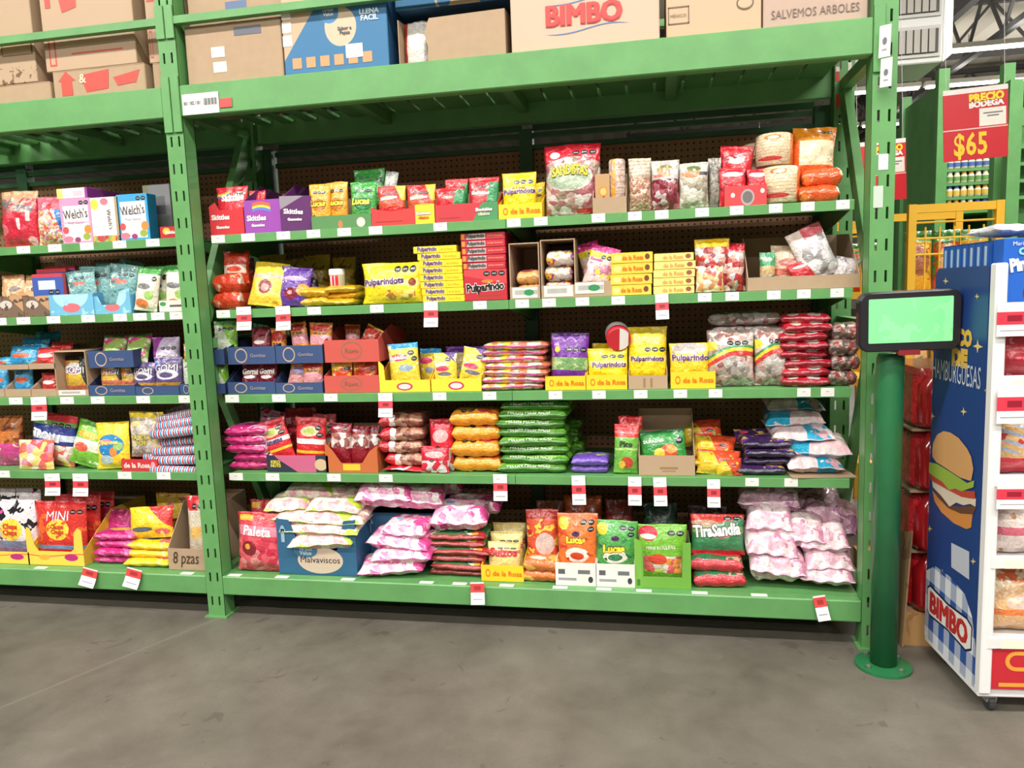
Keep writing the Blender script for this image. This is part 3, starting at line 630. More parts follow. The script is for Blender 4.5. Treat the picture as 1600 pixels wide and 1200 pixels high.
B('tall green chilli sweets bag behind the green tray', 550, 600, 263, S4+G, film('lucas_green_b', (56, 150, 64), [('n', 30, .6, (30, 100, 50))]), Y=.2, t=.04)
B('clear plastic bag corner beside the green chilli bags', 586, 606, 268, S4+G, film('clear_grey', (176, 178, 172), [('n', 30, .55, (130, 134, 128))], rough=.18), Y=.17, t=.03, roll=.2)
ry = film('red_yellow_bag', (210, 40, 44), [('d', 1, .35, .98, (244, 200, 60)), ('s', 3, .22, .19, .62, .05), ('b', .0, .3, (200, 80, 50)), ('e', .4, .42, .25, .1, (244, 190, 120))])
tray('red tray with a yellow corner holding red and yellow bags', 580, 679, 324, S4, card('red_card', (196, 44, 52)), card('red_yellow_card', (204, 62, 60), [('bu', .7, 1.1, (246, 206, 50)), ('r', .06, .5, .2, .26, (160, 40, 44))]), Y=.10, d=.3, hb=.13, sides=.11, cut=[(1, 1.1), (.72, 1.1), (.66, .95), (.3, .8), (.1, .95), (0, 1.1)], txt=[('Skwinkles', .83, .6, .22, WHITE, {'bold': .05, 'outline': ((60, 40, 40), .05)}), ('clásico', .83, .36, .16, (200, 60, 50), {'bold': .03})])
for i, (a, b_, y) in enumerate(((588, 632, 290), (634, 679, 288))):
    B('red bag with a yellow edge in its tray, '+['beside the green chilli bags', 'beside the red and green tray'][i], a, b_, y, S4+G, ry, Y=.12, t=.035, yaw=.05*i, txt=[('Skwinkles', .42, .42, .6, WHITE, {'bold': .04, 'rot': .1})])
rg = film('red_green_bag', (206, 36, 46), [('d', 1, -.1, .62, (40, 140, 80)), ('b', .8, 1.1, (216, 44, 52)), ('s', 3, .3, .2, .62, .055), ('e', .42, .36, .2, .1, (226, 160, 150))])
tray('red and green tray holding red and green bags', 680, 778, 318, S4, card('red_card', (196, 44, 52)), card('red_green_card', (196, 56, 66), [('d', 1, -.15, .6, (74, 142, 92)), ('r', .06, .4, .2, .26, (160, 40, 44))]), Y=.10, d=.3, hb=.14, sides=.12, txt=[('Skwinkles', .78, .62, .26, WHITE, {'bold': .05, 'outline': ((60, 40, 40), .05)}), ('clásico', .78, .38, .18, (240, 220, 200), {'bold': .03})])
B('red and green sweets bag leaning in front in its tray', 681, 728, 293, S4+G, rg, Y=.115, t=.03, roll=-.05)
B('red and green sweets bag tucked at the back of its tray', 694, 730, 279, S4+G, rg, Y=.19, t=.03)
B('red and green sweets bag standing highest in its tray', 730, 778, 276, S4+G, rg, Y=.13, t=.04, lean=.1, txt=[('Skwinkles', .42, .38, .6, WHITE, {'bold': .04})])
YEL = (246, 212, 30)
def ylab(): return card('yellow_rosa_card', (250, 204, 40), [('e', .16, .5, .06, .26, (226, 120, 30)), ('e', .16, .5, .035, .15, (250, 204, 40))])
ROSA = [('de la Rosa', .62, .5, .68, (226, 116, 24), {'bold': .02})]
PTX = (92, 36, 110)
pul = film('yellow_tamarind_bag', YEL, [('s', 3, .34, .2, .68, .07), ('b', .34, .52, (250, 228, 120)), ('b', .93, 1.1, (236, 190, 20))])
tray('yellow tray with orange lettering on the highest shelf', 779, 847, 318, S4, card('yellow_card', (236, 184, 30)), ylab(), Y=.10, d=.3, hb=.11, sides=.1, txt=ROSA)
B('yellow tamarind sweets bag in the yellow tray on the highest shelf', 783, 837, 269, S4+G, pul, Y=.12, t=.045, txt=[('Pulparindots', .52, .36, .92, PTX, {'bold': .03, 'outline': (WHITE, .05), 'rot': .03}), ('de la Rosa', .5, .5, .4, (220, 90, 30), {'bold': .02})])
B('second yellow tamarind bag turned sideways behind the first', 828, 851, 285, S4+G, film('yellow_tamarind_b', (240, 206, 50), [('s', 1, .55, .35, .6, .07), ('s', 1, .55, .35, .35, .07)]), Y=.2, t=.04, yaw=-.3)
can = film('candy_big_bag', (196, 178, 166), [('v', 42, [(200, 190, 180), (176, 110, 110), (214, 206, 196), (150, 130, 110), (190, 160, 150), (160, 90, 100)]), ('e', .45, .52, .42, .2, (206, 200, 186)), ('e', .45, .50, .4, .16, (170, 186, 160)), ('w', .72, 1.1, (206, 30, 50), 3.1, .0, -.09), ('b', .94, 1.2, (196, 26, 46)), ('e', .2, .85, .09, .05, (236, 230, 226)), ('s', 3, .5, .15, .87, .035), ('r', .55, 1, .02, .08, (196, 50, 50))], rough=.25)
B('large red topped bag of wrapped sweets with yellow arched lettering', 848, 938, 222, S4+G, can, Y=.11, t=.08, lean=.08, res=(24, 28), txt=[('SANDIITAS', .46, .62, .64, (244, 214, 50), {'bold': .04, 'hs': 1.7, 'arc': .12, 'outline': ((70, 70, 40), .05)})])
tray('plain brown carton holding tall peanut rolls', 926, 979, 308, S4, KR, KR, Y=.10, d=.22, hb=.15, name='open_carton', cat='carton')
C('brown paper sleeve with an orange emblem in the peanut carton', 930, 953, 272, S4+G, card('peanut_paper', (188, 150, 106), [('e', .55, .55, .32, .14, (206, 140, 50)), ('e', .55, .55, .2, .09, (230, 190, 120)), ('e', .58, .4, .1, .04, (170, 50, 40))]), KR, Y=.12, d=.09, name='paper_sleeve', cat='sleeve')
def roll_thing(name, label, cat, px, pyt, zb, Y, r, mat, cap=None, pyb=None):
    if pyb is not None: zb = at(px, pyb, Y).z
    h = at(px, pyt, Y).z-zb; x = at(px, (pyt+py_of(px, zb, Y))/2, Y).x
    mb = MB(); mb.lathe([(r*.9, 0), (r, .004), (r, h-.006), (r*.88, h)], 22); o = mb.build(name, mat, None, uv=(-r, r, 0, h), smooth=True); o.location = (x, Y+r, zb+.001)
    tag(o, label, cat)
    if cap: MB().lathe([(r*1.02, 0), (r*1.03, .004), (r*1.03, .022), (r*.95, .026)], 22).build('lid', plain(cap, .4), o, smooth=True, loc=(0, 0, h-.012))
    return o
roll_thing('candy_roll', 'pale wrapped roll of round sweets with an orange side print', 'candy roll', 964, 248, S4+G, .115, .03, film('roll_wrap', (206, 186, 170), [('st', 0, 9, .15, (160, 136, 126)), ('bu', .15, .42, (226, 160, 60)), ('n', 60, .58, (186, 140, 136))], rough=.22))
nut = [(206, 170, 146), (190, 140, 116), (226, 200, 176), (170, 120, 100)]
B('clear pack of pale stacked wafers with nuts', 982, 1018, 246, S4+G, film('nut_pack', (206, 190, 170), [('v', 110, nut, 0, .62), ('b', .62, .66, (170, 150, 130)), ('st', 0, 14, .4, (176, 160, 140), .66, .98)], rough=.2), Y=.11, t=.06, lean=.02)
frl = [('e', .5, .78, .3, .12, (120, 130, 60)), ('e', .5, .74, .28, .1, (206, 140, 100)), ('r', .1, .45, .64, .7, (200, 90, 60)), ('r', .68, .95, .7, .8, (226, 226, 226))]
B('clear pack of dark red fruit sweets with a printed header', 1017, 1062, 249, S4+G, film('fruit_pack', (190, 184, 178), [('v', 60, [(132, 40, 56), (170, 90, 100), (200, 180, 180), (110, 30, 46)], 0, .6)]+frl, rough=.16), Y=.11, t=.055, lean=.03)
B('clear pack of pale sweets with an orange header label', 1061, 1108, 253, S4+G, film('pale_pack', (186, 182, 172), [('v', 50, [(200, 196, 180), (170, 160, 140), (226, 220, 206), (150, 146, 130)], 0, .66), ('e', .42, .74, .34, .09, (226, 110, 50)), ('e', .5, .86, .25, .06, (96, 120, 60)), ('r', .7, .98, .7, .78, (60, 60, 66))], rough=.16), Y=.11, t=.055, lean=.03)
B('narrow clear grey pack squeezed beside the red carton', 1107, 1128, 246, S4+G, film('grey_pack', (150, 144, 134), [('n', 40, .55, (110, 106, 98))], rough=.16), Y=.14, t=.04, lean=.02)
tray('bright red tray with a round silver emblem', 1132, 1198, 290, S4, card('red_card', (196, 44, 52)), card('red_round_card', (206, 66, 70), [('e', .55, .42, .16, .4, (170, 160, 160)), ('e', .55, .42, .12, .3, (110, 104, 104)), ('e', .2, .55, .05, .12, (240, 220, 210)), ('e', .9, .7, .05, .12, (240, 220, 210))]), Y=.10, d=.24, hb=.1, name='display_tray')
rs = film('red_small_bag', (206, 34, 50), [('e', .5, .62, .4, .14, (206, 200, 196)), ('n', 26, .62, (120, 16, 30)), ('b', .92, 1.1, (190, 26, 40))])
B('small red sweets bag in the emblem tray, beside the grey pack', 1124, 1167, 262, S4+G, rs, Y=.12, t=.035)
B('small red sweets bag in the emblem tray, beside the wafer bundles', 1168, 1201, 263, S4+G, rs, Y=.12, t=.035)
B('red sweets bag piled highest above the emblem tray', 1120, 1174, 229, S4+.06, film('red_script_bag', (200, 34, 48), [('e', .45, .66, .28, .1, (200, 210, 200)), ('n', 20, .6, (150, 20, 36))]), Y=.15, t=.05, roll=.1, txt=[('Vero', .5, .42, .4, (240, 200, 200), {'bold': .03, 'rot': .1})])
obl = film('wafer_wrap', (222, 200, 166), [('st', 0, 11, .16, (190, 160, 124)), ('e', .35, .2, .3, .07, (206, 66, 66)), ('bu', .86, 1.1, (216, 130, 70)), ('e', .4, .85, .22, .08, (200, 120, 60)), ('e', .4, .85, .14, .05, (236, 214, 170))], rough=.22)
roll_thing('wafer_bundle', 'wrapped bundle of round wafers, front one of three', 'wafers', 1224, 258, S4+G, .10, .066, obl)
roll_thing('wafer_bundle', 'wrapped bundle of round wafers, stacked behind on the front bundle', 'wafers', 1214, 206, S4+.137, .13, .064, obl)
roll_thing('wafer_bundle', 'wrapped bundle of round wafers beside the red bag', 'wafers', 1188, 222, S4+G, .24, .06, obl)
orb = film('orange_pack', (226, 96, 34), [('r', .14, .96, .25, .72, (230, 212, 176)), ('b', .72, 1.1, (230, 140, 30)), ('s', 2, .6, .16, .88, .03), ('n', 18, .66, (206, 60, 20), 0, .25)], rough=.28)
stack('flat orange sweets pack under the tall cream and orange bag', 1252, 1316, 262, S4, 2, film('orange_flat', (224, 88, 36), [('n', 16, .6, (244, 130, 60)), ('n', 24, .66, (240, 190, 150))], rough=.26), Y=.10, depth=.2, name='candy_pack', cat='candy pack')
B('tall cream bag with orange ends leaning at the shelf end', 1238, 1308, 196, S4+.075, orb, Y=.14, t=.08, lean=.16, roll=.06, res=(22, 26))

# ================================================================ second shelf from the top
ror = film('red_box_bag', (198, 58, 34), [('r', .05, .95, .3, .55, (214, 196, 180)), ('e', .55, .42, .28, .08, (206, 70, 50)), ('b', .9, 1.1, (150, 40, 26))])
stack('orange red packet heaped by the diagonal brace', 329, 374, 430, S3, 2, film('orange_red_pack', (206, 62, 36), [('n', 20, .58, (230, 120, 80)), ('n', 24, .64, (214, 190, 170))]), Y=.10, depth=.16, name='candy_pack', cat='candy pack')
B('orange red packet with a pale band standing on the heap', 341, 382, 392, S3+.10, ror, Y=.13, t=.06, lean=.14)
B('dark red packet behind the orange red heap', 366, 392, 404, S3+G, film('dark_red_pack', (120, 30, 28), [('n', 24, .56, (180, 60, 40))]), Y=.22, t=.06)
yc = film('yellow_round_bag', (232, 196, 60), [('e', .46, .42, .3, .24, (244, 214, 90)), ('e', .46, .42, .2, .16, (140, 60, 60)), ('e', .47, .4, .12, .09, (210, 150, 140)), ('b', .62, .7, (214, 170, 160)), ('b', .9, 1.1, (220, 190, 50)), ('n', 30, .62, (200, 150, 30), 0, .3)])
B('yellow bag picturing one round sweet, leaning on the shelf edge', 380, 434, 413, S3, yc, Y=.09, t=.04, lean=.3, roll=.13)
B('purple sweets bag with a round red picture', 428, 476, 419, S3, film('purple_round_bag', (96, 54, 150), [('e', .44, .3, .22, .15, (130, 30, 50)), ('e', .4, .32, .08, .05, (220, 160, 160)), ('e', .82, .4, .2, .16, (220, 160, 60)), ('e', .5, .68, .4, .06, (180, 150, 210)), ('b', .92, 1.1, (70, 36, 110)), ('n', 30, .64, (200, 180, 230))]), Y=.10, t=.04, lean=.22, roll=.1)
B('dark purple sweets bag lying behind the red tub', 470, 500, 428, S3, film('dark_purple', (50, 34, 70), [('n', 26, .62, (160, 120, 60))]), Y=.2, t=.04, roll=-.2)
yl = film('yellow_flat', (226, 184, 40), [('n', 18, .6, (170, 120, 60)), ('e', .4, .3, .2, .1, (220, 150, 150)), ('b', 0, .1, (210, 160, 20))])
stack('flat yellow bag under the red tub', 468, 512, 450, S3, 2, yl, Y=.09, depth=.2, jit=.02)
stack('flat yellow bag beside the big tamarind bag', 512, 560, 447, S3, 3, yl, Y=.10, depth=.2, jit=.02)
for i, (a, b_, y) in enumerate(((400, 442, 398), (440, 480, 404), (470, 512, 398), (515, 552, 402))):
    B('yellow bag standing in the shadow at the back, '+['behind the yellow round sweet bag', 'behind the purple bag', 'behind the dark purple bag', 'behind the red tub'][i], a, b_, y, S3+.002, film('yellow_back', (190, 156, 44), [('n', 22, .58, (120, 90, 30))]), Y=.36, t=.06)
roll_thing('sweets_tub', 'small red and white tub on the flat yellow bags', 'tub', 522, 426, S3+.075, .15, .031, film('tub_wrap', (200, 40, 60), [('bu', .2, .34, (236, 226, 226)), ('bu', .5, .56, (236, 226, 226)), ('bu', .75, 1.1, (190, 190, 150))], crinkle=0), cap=(238, 236, 232))
pdt = film('yellow_dots_bag', (248, 216, 36), [('s', 3, .55, .125, .83, .09), ('b', .42, .58, (250, 232, 140)), ('e', .86, .5, .06, .1, (140, 60, 30)), ('v', 48, [(240, 200, 60), (214, 160, 40), (196, 130, 60), (246, 224, 120)], .06, .32, .4, .9), ('b', -.1, .05, (230, 190, 20))])
B('large yellow tamarind bag standing by the slim yellow boxes', 562, 657, 411, S3, pdt, Y=.095, t=.06, lean=.08, res=(24, 22), txt=[('Pulparindots', .38, .51, .68, PTX, {'bold': .03, 'outline': (WHITE, .06), 'rot': .05})])
# slim box stacks
def box_stack(desc, rows, zb, front, side, Y, d, txt, grp=None):
    z = zb; n = len(rows); H = at(700, rows[0][2], Y).z
    ym = lambda p0, p1, z: span(p0, p1, py_of((p0+p1)/2, z+.02, Y), z, Y)
    tot = at((rows[-1][0]+rows[-1][1])/2, rows[-1][2], Y).z-zb; h = tot/n
    for i, (a, b_, _) in enumerate(rows):
        x0, x1, _h = ym(a, b_, z); w = x1-x0
        o = box_mesh('candy_box', w, d, h-.0012, front, side); o.location = ((x0+x1)/2, Y, z+.0005); o.rotation_euler.z = random.uniform(-.03, .03)
        for T in txt: letter(o, T[0], T[1], T[2], T[3], T[4], w, h, flat_surf(w, h), **(T[5] if len(T) > 5 else {}))
        tag(o, desc+', '+ordinal(i, n), 'candy box', grp); z += h
yb = card('yellow_slim_box', (248, 216, 44), [('bu', .6, .62, (236, 190, 30))])
rows = [(661, 726, 0), (659, 725, 0), (657, 724, 0), (656, 723, 0), (655, 722, 0), (655, 722, 0), (652, 719, 0), (646, 713, 384)]
box_stack('slim yellow sweets box with purple lettering', rows, S3, yb, card('yellow_side', (222, 180, 40)), .10, .16, [('Pulparindo', .32, .5, .44, PTX, {'bold': .03, 'hs': 1.25, 'outline': (WHITE, .06)}), ('de la Rosa', .78, .5, .28, (226, 150, 30), {'bold': 0.})])
rdm = card('red_slim_box', (194, 40, 60), [('r', .02, .09, .2, .9, (240, 150, 50)), ('r', .13, .56, .12, .88, (186, 180, 176))])
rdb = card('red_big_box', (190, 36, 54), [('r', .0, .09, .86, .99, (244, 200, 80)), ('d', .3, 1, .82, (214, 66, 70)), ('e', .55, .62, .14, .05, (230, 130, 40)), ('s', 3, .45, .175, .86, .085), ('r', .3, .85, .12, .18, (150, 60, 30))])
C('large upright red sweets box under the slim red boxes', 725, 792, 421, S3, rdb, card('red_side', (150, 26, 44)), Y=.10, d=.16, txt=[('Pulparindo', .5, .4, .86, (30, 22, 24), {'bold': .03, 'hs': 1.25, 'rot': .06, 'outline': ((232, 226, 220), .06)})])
zr = at(758, 421, .10).z
box_stack('slim red sweets box with grey lettering panel', [(723, 790, 0), (722, 790, 0), (721, 790, 0), (720, 789, 0), (719, 789, 363)], zr, rdm, card('red_side', (150, 26, 44)), .10, .16, [('Pulparindo', .34, .5, .4, (70, 60, 60), {'bold': .03, 'hs': 1.2}), ('EXTRA PICANTE', .78, .5, .34, (240, 170, 120), {'bold': .02})])
# open brown cartons lying on their sides
def open_carton(label, px0, px1, pyt, zb, Y, d, stick, lipf=.22, tilt=0.):
    xa, xb, h = span(px0, px1, pyt, zb, Y); w = xb-xa; g = .004
    r = empty('open_carton', ((xa+xb)/2, Y, zb+.0005)); tag(r, label, 'carton')
    MB().box(-w/2, w/2, 0, d, 0, g).build('carton_floor', KR, r); MB().box(-w/2, w/2, d-g, d, g, h).build('back_panel', KR, r)
    for s in (-1, 1):
        x0, x1 = (-w/2, -w/2+g) if s < 0 else (w/2-g, w/2); MB().prism([(0, g), (d-g, g), (d-g, h*.97), (.0, h)], x0, x1).build('side_panel', KR, r)
    MB().prism([(0, h*.985), (.015, h*1.01), (d, h*.985), (d, h*.965)], -w/2, w/2).build('top_panel', KR, r)
    fp = MB().box(-w/2, w/2, -g, 0, 0, h*lipf).build('front_panel', KR, r)
    sm = pm('bar_code_label', (226, 222, 214), [('st', 24, 0, .45, (70, 70, 76), .3, .75), ('bu', .8, 1.1, (226, 222, 214)), ('bu', -1, .1, (226, 222, 214))], .45)
    sm2 = pm('bar_code_label_green', (226, 222, 214), [('st', 22, 0, .45, (70, 70, 76), .3, .75), ('e', .66, .5, .2, .3, (50, 140, 84)), ('bu', -1, .1, (226, 222, 214))], .45)
    MB().box(-w*.42, w*.42, -g-.0012, -g-.0002, h*.02, h*lipf*.95).build('bar_code_label', sm2 if stick else sm, fp, uv=(-w*.42, w*.42, h*.02, h*lipf*.95))
    return r
open_carton('brown carton standing open and almost empty beside the red boxes', 796, 843, 380, S3, .105, .3, True)
open_carton('brown carton standing open with wrapped rolls inside', 845, 899, 374, S3, .105, .3, False)
stack('pink wrapped roll pack in the almost empty carton', 806, 842, 424, S3+.006, 2, film('pink_roll', (170, 80, 80), [('n', 26, .55, (214, 160, 140)), ('b', 0, .1, (220, 160, 90))]), Y=.13, depth=.14, name='candy_pack', cat='candy pack')
stack('clear pack of orange rolls in the open brown carton', 850, 894, 393, S3+.006, 3, film('orange_roll', (206, 190, 180), [('n', 22, .52, (226, 160, 60)), ('n', 34, .62, (130, 60, 110))], rough=.18), Y=.125, depth=.14, name='candy_pack', cat='candy pack')
tray('brown carton with a cut down front holding pink and yellow bags', 898, 956, 440, S3, KR, KR, Y=.10, d=.3, hb=.16, sides=.15, name='open_carton', cat='carton')
xl = at(905, 460, .0985)
MB().box(0, .105, 0, .001, 0, .04).build('bar_code_label', MATS['bar_code_label_green'], [o for o in bpy.data.objects if o.name.startswith('open_carton')][-1], uv=(0, .105, 0, .04), loc=(-.066, -.0016, .012))
pkb = film('pink_yellow_bag', (226, 206, 200), [('b', .8, 1.1, (206, 40, 130)), ('b', .62, .8, (234, 210, 50)), ('s', 3, .42, .19, .66, .07), ('v', 50, [(220, 190, 190), (190, 120, 150), (236, 220, 210), (230, 200, 80)], .05, .45)])
B('pink and yellow topped bag tilted in the cut down carton', 903, 950, 388, S3+G, pkb, Y=.115, t=.04, roll=.3, txt=[('Duvalin', .3, .56, .4, (190, 40, 130), {'bold': .03})])
B('pink and yellow topped bag leaning behind its twin', 918, 954, 379, S3+G, pkb, Y=.18, t=.04, roll=-.25)
db = card('yellow_rosa_box', (246, 202, 70), [('e', .16, .5, .1, .28, (244, 216, 130)), ('e', .87, .56, .06, .28, (120, 60, 40)), ('b', .92, 1.1, (236, 190, 60))])
box_stack('yellow box with orange lettering', [(953, 1018, 0), (954, 1019, 0), (955, 1020, 0), (955, 1020, 394)], S3, db, card('yellow_side', (222, 180, 40)), .10, .18, [('de la Rosa', .52, .5, .5, (220, 120, 40), {'bold': .03, 'hs': 1.2})])
db2 = card('pale_yellow_box', (246, 218, 130), [('e', .86, .55, .07, .3, (150, 84, 60)), ('b', .9, 1.1, (240, 206, 100))])
box_stack('pale yellow box with faint orange lettering', [(1021, 1085, 0), (1021, 1085, 0), (1021, 1086, 0), (1022, 1087, 0), (1022, 1084, 395)], S3, db2, card('yellow_side', (222, 180, 40)), .10, .18, [('de la Rosa', .48, .5, .5, (230, 160, 80), {'bold': .02, 'hs': 1.1})])
red_c = [(190, 60, 60), (226, 190, 180), (160, 90, 90), (214, 150, 130), (206, 206, 206), (140, 40, 50)]
rc = lambda k, top: film(k, (206, 180, 170), [('v', 52, red_c, 0, .84), ('b', .84, 1.1, top)], rough=.2)
B('clear bag of red wrapped sweets with a yellow header, beside the pale boxes', 1086, 1142, 373, S3, rc('yellow_head', (226, 180, 30)), Y=.105, t=.07, lean=.06)
B('clear bag of red wrapped sweets with a red header, beside the big carton', 1130, 1166, 380, S3, rc('red_head', (190, 30, 50)), Y=.12, t=.06, lean=.05)
B('clear bag of pale wrapped sweets lying low in front of the yellow header', 1087, 1132, 416, S3, film('pale_red_low', (214, 180, 140), [('v', 50, [(230, 200, 150), (214, 150, 90), (236, 226, 206), (190, 90, 80)])], rough=.2), Y=.09, t=.03, lean=.1)
tray('wide brown carton with a cut down front holding mixed bags', 1168, 1344, 431, S3, KR, KR, Y=.095, d=.34, hb=.2, sides=.19, name='open_carton', cat='carton')
B('small green and clear bag in the wide brown carton', 1188, 1213, 395, S3+G, film('green_small', (180, 170, 160), [('n', 26, .5, (60, 150, 100)), ('b', 0, .4, (200, 170, 120)), ('b', .8, 1.1, (90, 160, 120))]), Y=.13, t=.04)
B('beige bag with a pink oval in the wide brown carton', 1206, 1268, 383, S3+G, film('beige_bag', (206, 180, 150), [('e', .5, .42, .34, .13, (190, 110, 110)), ('e', .5, .42, .2, .07, (206, 150, 140)), ('s', 2, .55, .2, .7, .07), ('b', 0, .22, (190, 90, 70))]), Y=.15, t=.04, lean=.1)
B('red bag low in the wide brown carton', 1240, 1280, 412, S3+G, film('red_low', (190, 44, 50), [('e', .5, .6, .3, .12, (230, 200, 200))]), Y=.12, t=.03, roll=-.3)
B('silvery clear bag with a pink header card tilted out of the wide carton', 1262, 1322, 356, S3+.02, film('silver_bag', (206, 202, 200), [('v', 30, [(226, 222, 220), (170, 166, 166), (240, 238, 236), (190, 186, 190)], 0, .78), ('b', .78, 1.1, (226, 110, 120)), ('r', 0, .4, .78, 1.1, (236, 214, 206))], rough=.14), Y=.12, t=.06, roll=-.42)
B('crumpled clear bag at the end of the wide carton', 1300, 1340, 405, S3+G, film('clear_crumple', (196, 186, 186), [('n', 24, .55, (150, 140, 146))], rough=.14), Y=.13, t=.05, roll=.2)
# ================================================================ middle shelf of the full bay
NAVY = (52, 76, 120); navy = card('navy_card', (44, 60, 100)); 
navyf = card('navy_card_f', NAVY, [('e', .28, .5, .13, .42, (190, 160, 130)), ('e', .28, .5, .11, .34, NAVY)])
NTX = [('Member\'s', .28, .5, .2, (200, 170, 140), {'bold': .03}), ('Gomitas', .64, .5, .32, (150, 150, 170), {'bold': .01})]
NTX = [('Gomitas', .64, .5, .32, (160, 150, 160), {'bold': .01})]
def two_tier(desc, px0, px1, f0, t0, f1, t1, mat, matf, Y=.10, d=.3, txt=(), sides=.1):
    """two display trays, one on the other; f/t are the pixel rows of lower and upper front edges"""
    lo = tray('lower '+desc, px0, px1, f0, S2, mat, matf, Y=Y, d=d, hb=.115, sides=.118, txt=txt)
    zu = S2+.1205
    up = tray('upper '+desc, px0, px1, t0, zu, mat, matf, Y=Y, d=d, hb=.1, sides=sides, txt=txt)
    return zu
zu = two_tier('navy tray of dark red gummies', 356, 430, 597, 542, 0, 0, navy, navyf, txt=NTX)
dr = film('dark_red_gummy', (110, 30, 52), [('n', 30, .56, (170, 60, 80)), ('b', .3, .5, (150, 60, 70)), ('e', .5, .2, .3, .1, (226, 214, 214))])
B('dark red gummy bag low in the lower navy tray', 372, 402, 570, S2+G, dr, Y=.12, t=.04, lean=.2, txt=[('Gomi', .5, .5, .8, WHITE, {'bold': .04})])
B('dark red gummy bag beside its twin in the lower navy tray', 400, 428, 568, S2+G, dr, Y=.125, t=.04, lean=.15, txt=[('Gomi', .5, .5, .8, WHITE, {'bold': .04})])
B('dark red gummy bag in the upper navy tray', 388, 418, 512, zu+G, dr, Y=.13, t=.04, lean=.1)
B('orange gummy bag at the side of the upper navy tray', 420, 444, 514, zu+G, film('orange_gummy', (226, 150, 60), [('e', .5, .75, .5, .16, (190, 50, 40)), ('s', 3, .2, .2, .5, .05), ('b', .0, .42, (220, 150, 160))]), Y=.14, t=.04)
zu = two_tier('navy tray of orange and pink gummies', 431, 504, 598, 540, 0, 0, navy, navyf, txt=NTX)
og = MATS['orange_gummy']
B('orange and pink gummy bag in the lower navy tray', 470, 502, 564, S2+G, og, Y=.12, t=.035)
B('pink and orange gummy bag slumped in the lower navy tray', 443, 472, 572, S2+G, film('pink_gummy', (214, 150, 150), [('e', .5, .6, .4, .2, (150, 130, 190)), ('n', 24, .6, (226, 190, 60))]), Y=.13, t=.04, roll=.25)
B('orange and pink gummy bag in the upper navy tray', 478, 514, 506, zu+G, og, Y=.12, t=.035, roll=.06)
B('folded orange gummy bag in the upper navy tray', 455, 482, 505, zu+G, og, Y=.13, t=.04, roll=-.12)
tray('lower navy tray of green and white gummies half behind the post', 318, 352, 600, S2, navy, navyf, Y=.11, d=.28, hb=.11, sides=.118)
tray('upper navy tray of green and white gummies half behind the post', 312, 350, 546, S2+.1205, navy, navyf, Y=.11, d=.28, hb=.1)
gw = film('green_white_gummy', (206, 216, 196), [('d', 1, .6, .9, (130, 190, 60)), ('b', .85, 1.1, (90, 150, 70)), ('s', 3, .15, .24, .7, .06), ('n', 26, .62, (150, 180, 140))])
B('green and white gummy bag in the upper tray behind the post', 328, 366, 503, S2+.1205+G, gw, Y=.13, t=.045, lean=.1)
B('green and white gummy bag in the lower tray behind the post', 326, 352, 562, S2+G, gw, Y=.13, t=.045)
rdc = card('brick_red_card', (190, 76, 66)); rdf = card('brick_red_card_f', (200, 84, 74), [('e', .5, .5, .2, .42, (150, 96, 76)), ('e', .5, .5, .17, .34, (200, 84, 74))])
zu = two_tier('brick red tray of chilli gummies', 507, 592, 587, 531, 0, 0, rdc, rdf, d=.34, txt=[('Fuego', .5, .5, .24, (150, 110, 84), {'bold': .03})], sides=.14)
fl = film('flame_gummy', (206, 66, 30), [('n', 22, .52, (244, 190, 60)), ('n', 30, .64, (246, 236, 226)), ('b', .85, 1.1, (180, 50, 26)), ('e', .8, .4, .14, .12, (30, 28, 30))])
B('flame coloured gummy bag in the lower brick red tray', 514, 548, 562, S2+G, fl, Y=.12, t=.04)
B('flame coloured gummy bag with an orange patch in the lower brick red tray', 548, 588, 563, S2+G, film('flame_gummy_b', (190, 56, 30), [('n', 20, .56, (226, 110, 50)), ('n', 34, .63, (226, 190, 80)), ('s', 1, .72, .22, .4, .1)]), Y=.125, t=.04)
B('red gummy bag slumped in the upper brick red tray', 548, 575, 512, zu+G, film('flame_gummy_c', (200, 60, 44), [('n', 24, .6, (226, 200, 180)), ('b', .85, 1.1, (226, 180, 60))]), Y=.15, t=.05, roll=.5)
B('orange gummy bag behind the red one in the upper brick red tray', 536, 560, 508, zu+G, og, Y=.2, t=.04)
ybf = card('yellow_ray_card', (250, 214, 46), [('st', 9, 3, .3, (252, 224, 90)), ('e', .5, .45, .16, .34, (190, 60, 90)), ('e', .5, .45, .12, .22, (236, 210, 210))])
B2 = film('blue_top_bag', (240, 214, 70), [('b', .85, 1.1, (40, 150, 210)), ('e', .36, .6, .34, .1, (214, 60, 110)), ('e', .6, .3, .24, .1, (150, 170, 190)), ('n', 26, .62, (246, 240, 200)), ('s', 1, .66, .24, .72, .07), ('s', 1, .78, .2, .55, .07)])
tray('yellow rayed tray of blue topped gum bags', 593, 672, 594, S2, card('yellow_card', (236, 184, 30)), ybf, Y=.10, d=.3, hb=.12, sides=.12, cut=[(1, 1), (.12, 1), (.1, 2.2), (.02, 2.6), (0, 2.6)])
B('blue topped yellow gum bag standing in the rayed tray', 607, 655, 539, S2+G, B2, Y=.12, t=.04, roll=-.06, txt=[('Bubbaloo', .4, .6, .62, WHITE, {'bold': .04})])
B('blue topped yellow gum bag behind its twin', 650, 690, 546, S2+G, B2, Y=.19, t=.04, yaw=-.3)
P2 = film('purple_edge_bag', (240, 212, 66), [('d', .7, 1, 1.3, (96, 50, 140)), ('n', 22, .6, (248, 240, 190)), ('s', 1, .5, .3, .72, .08), ('e', .4, .36, .3, .1, (214, 60, 100)), ('e', .5, .15, .3, .08, (120, 110, 130))])
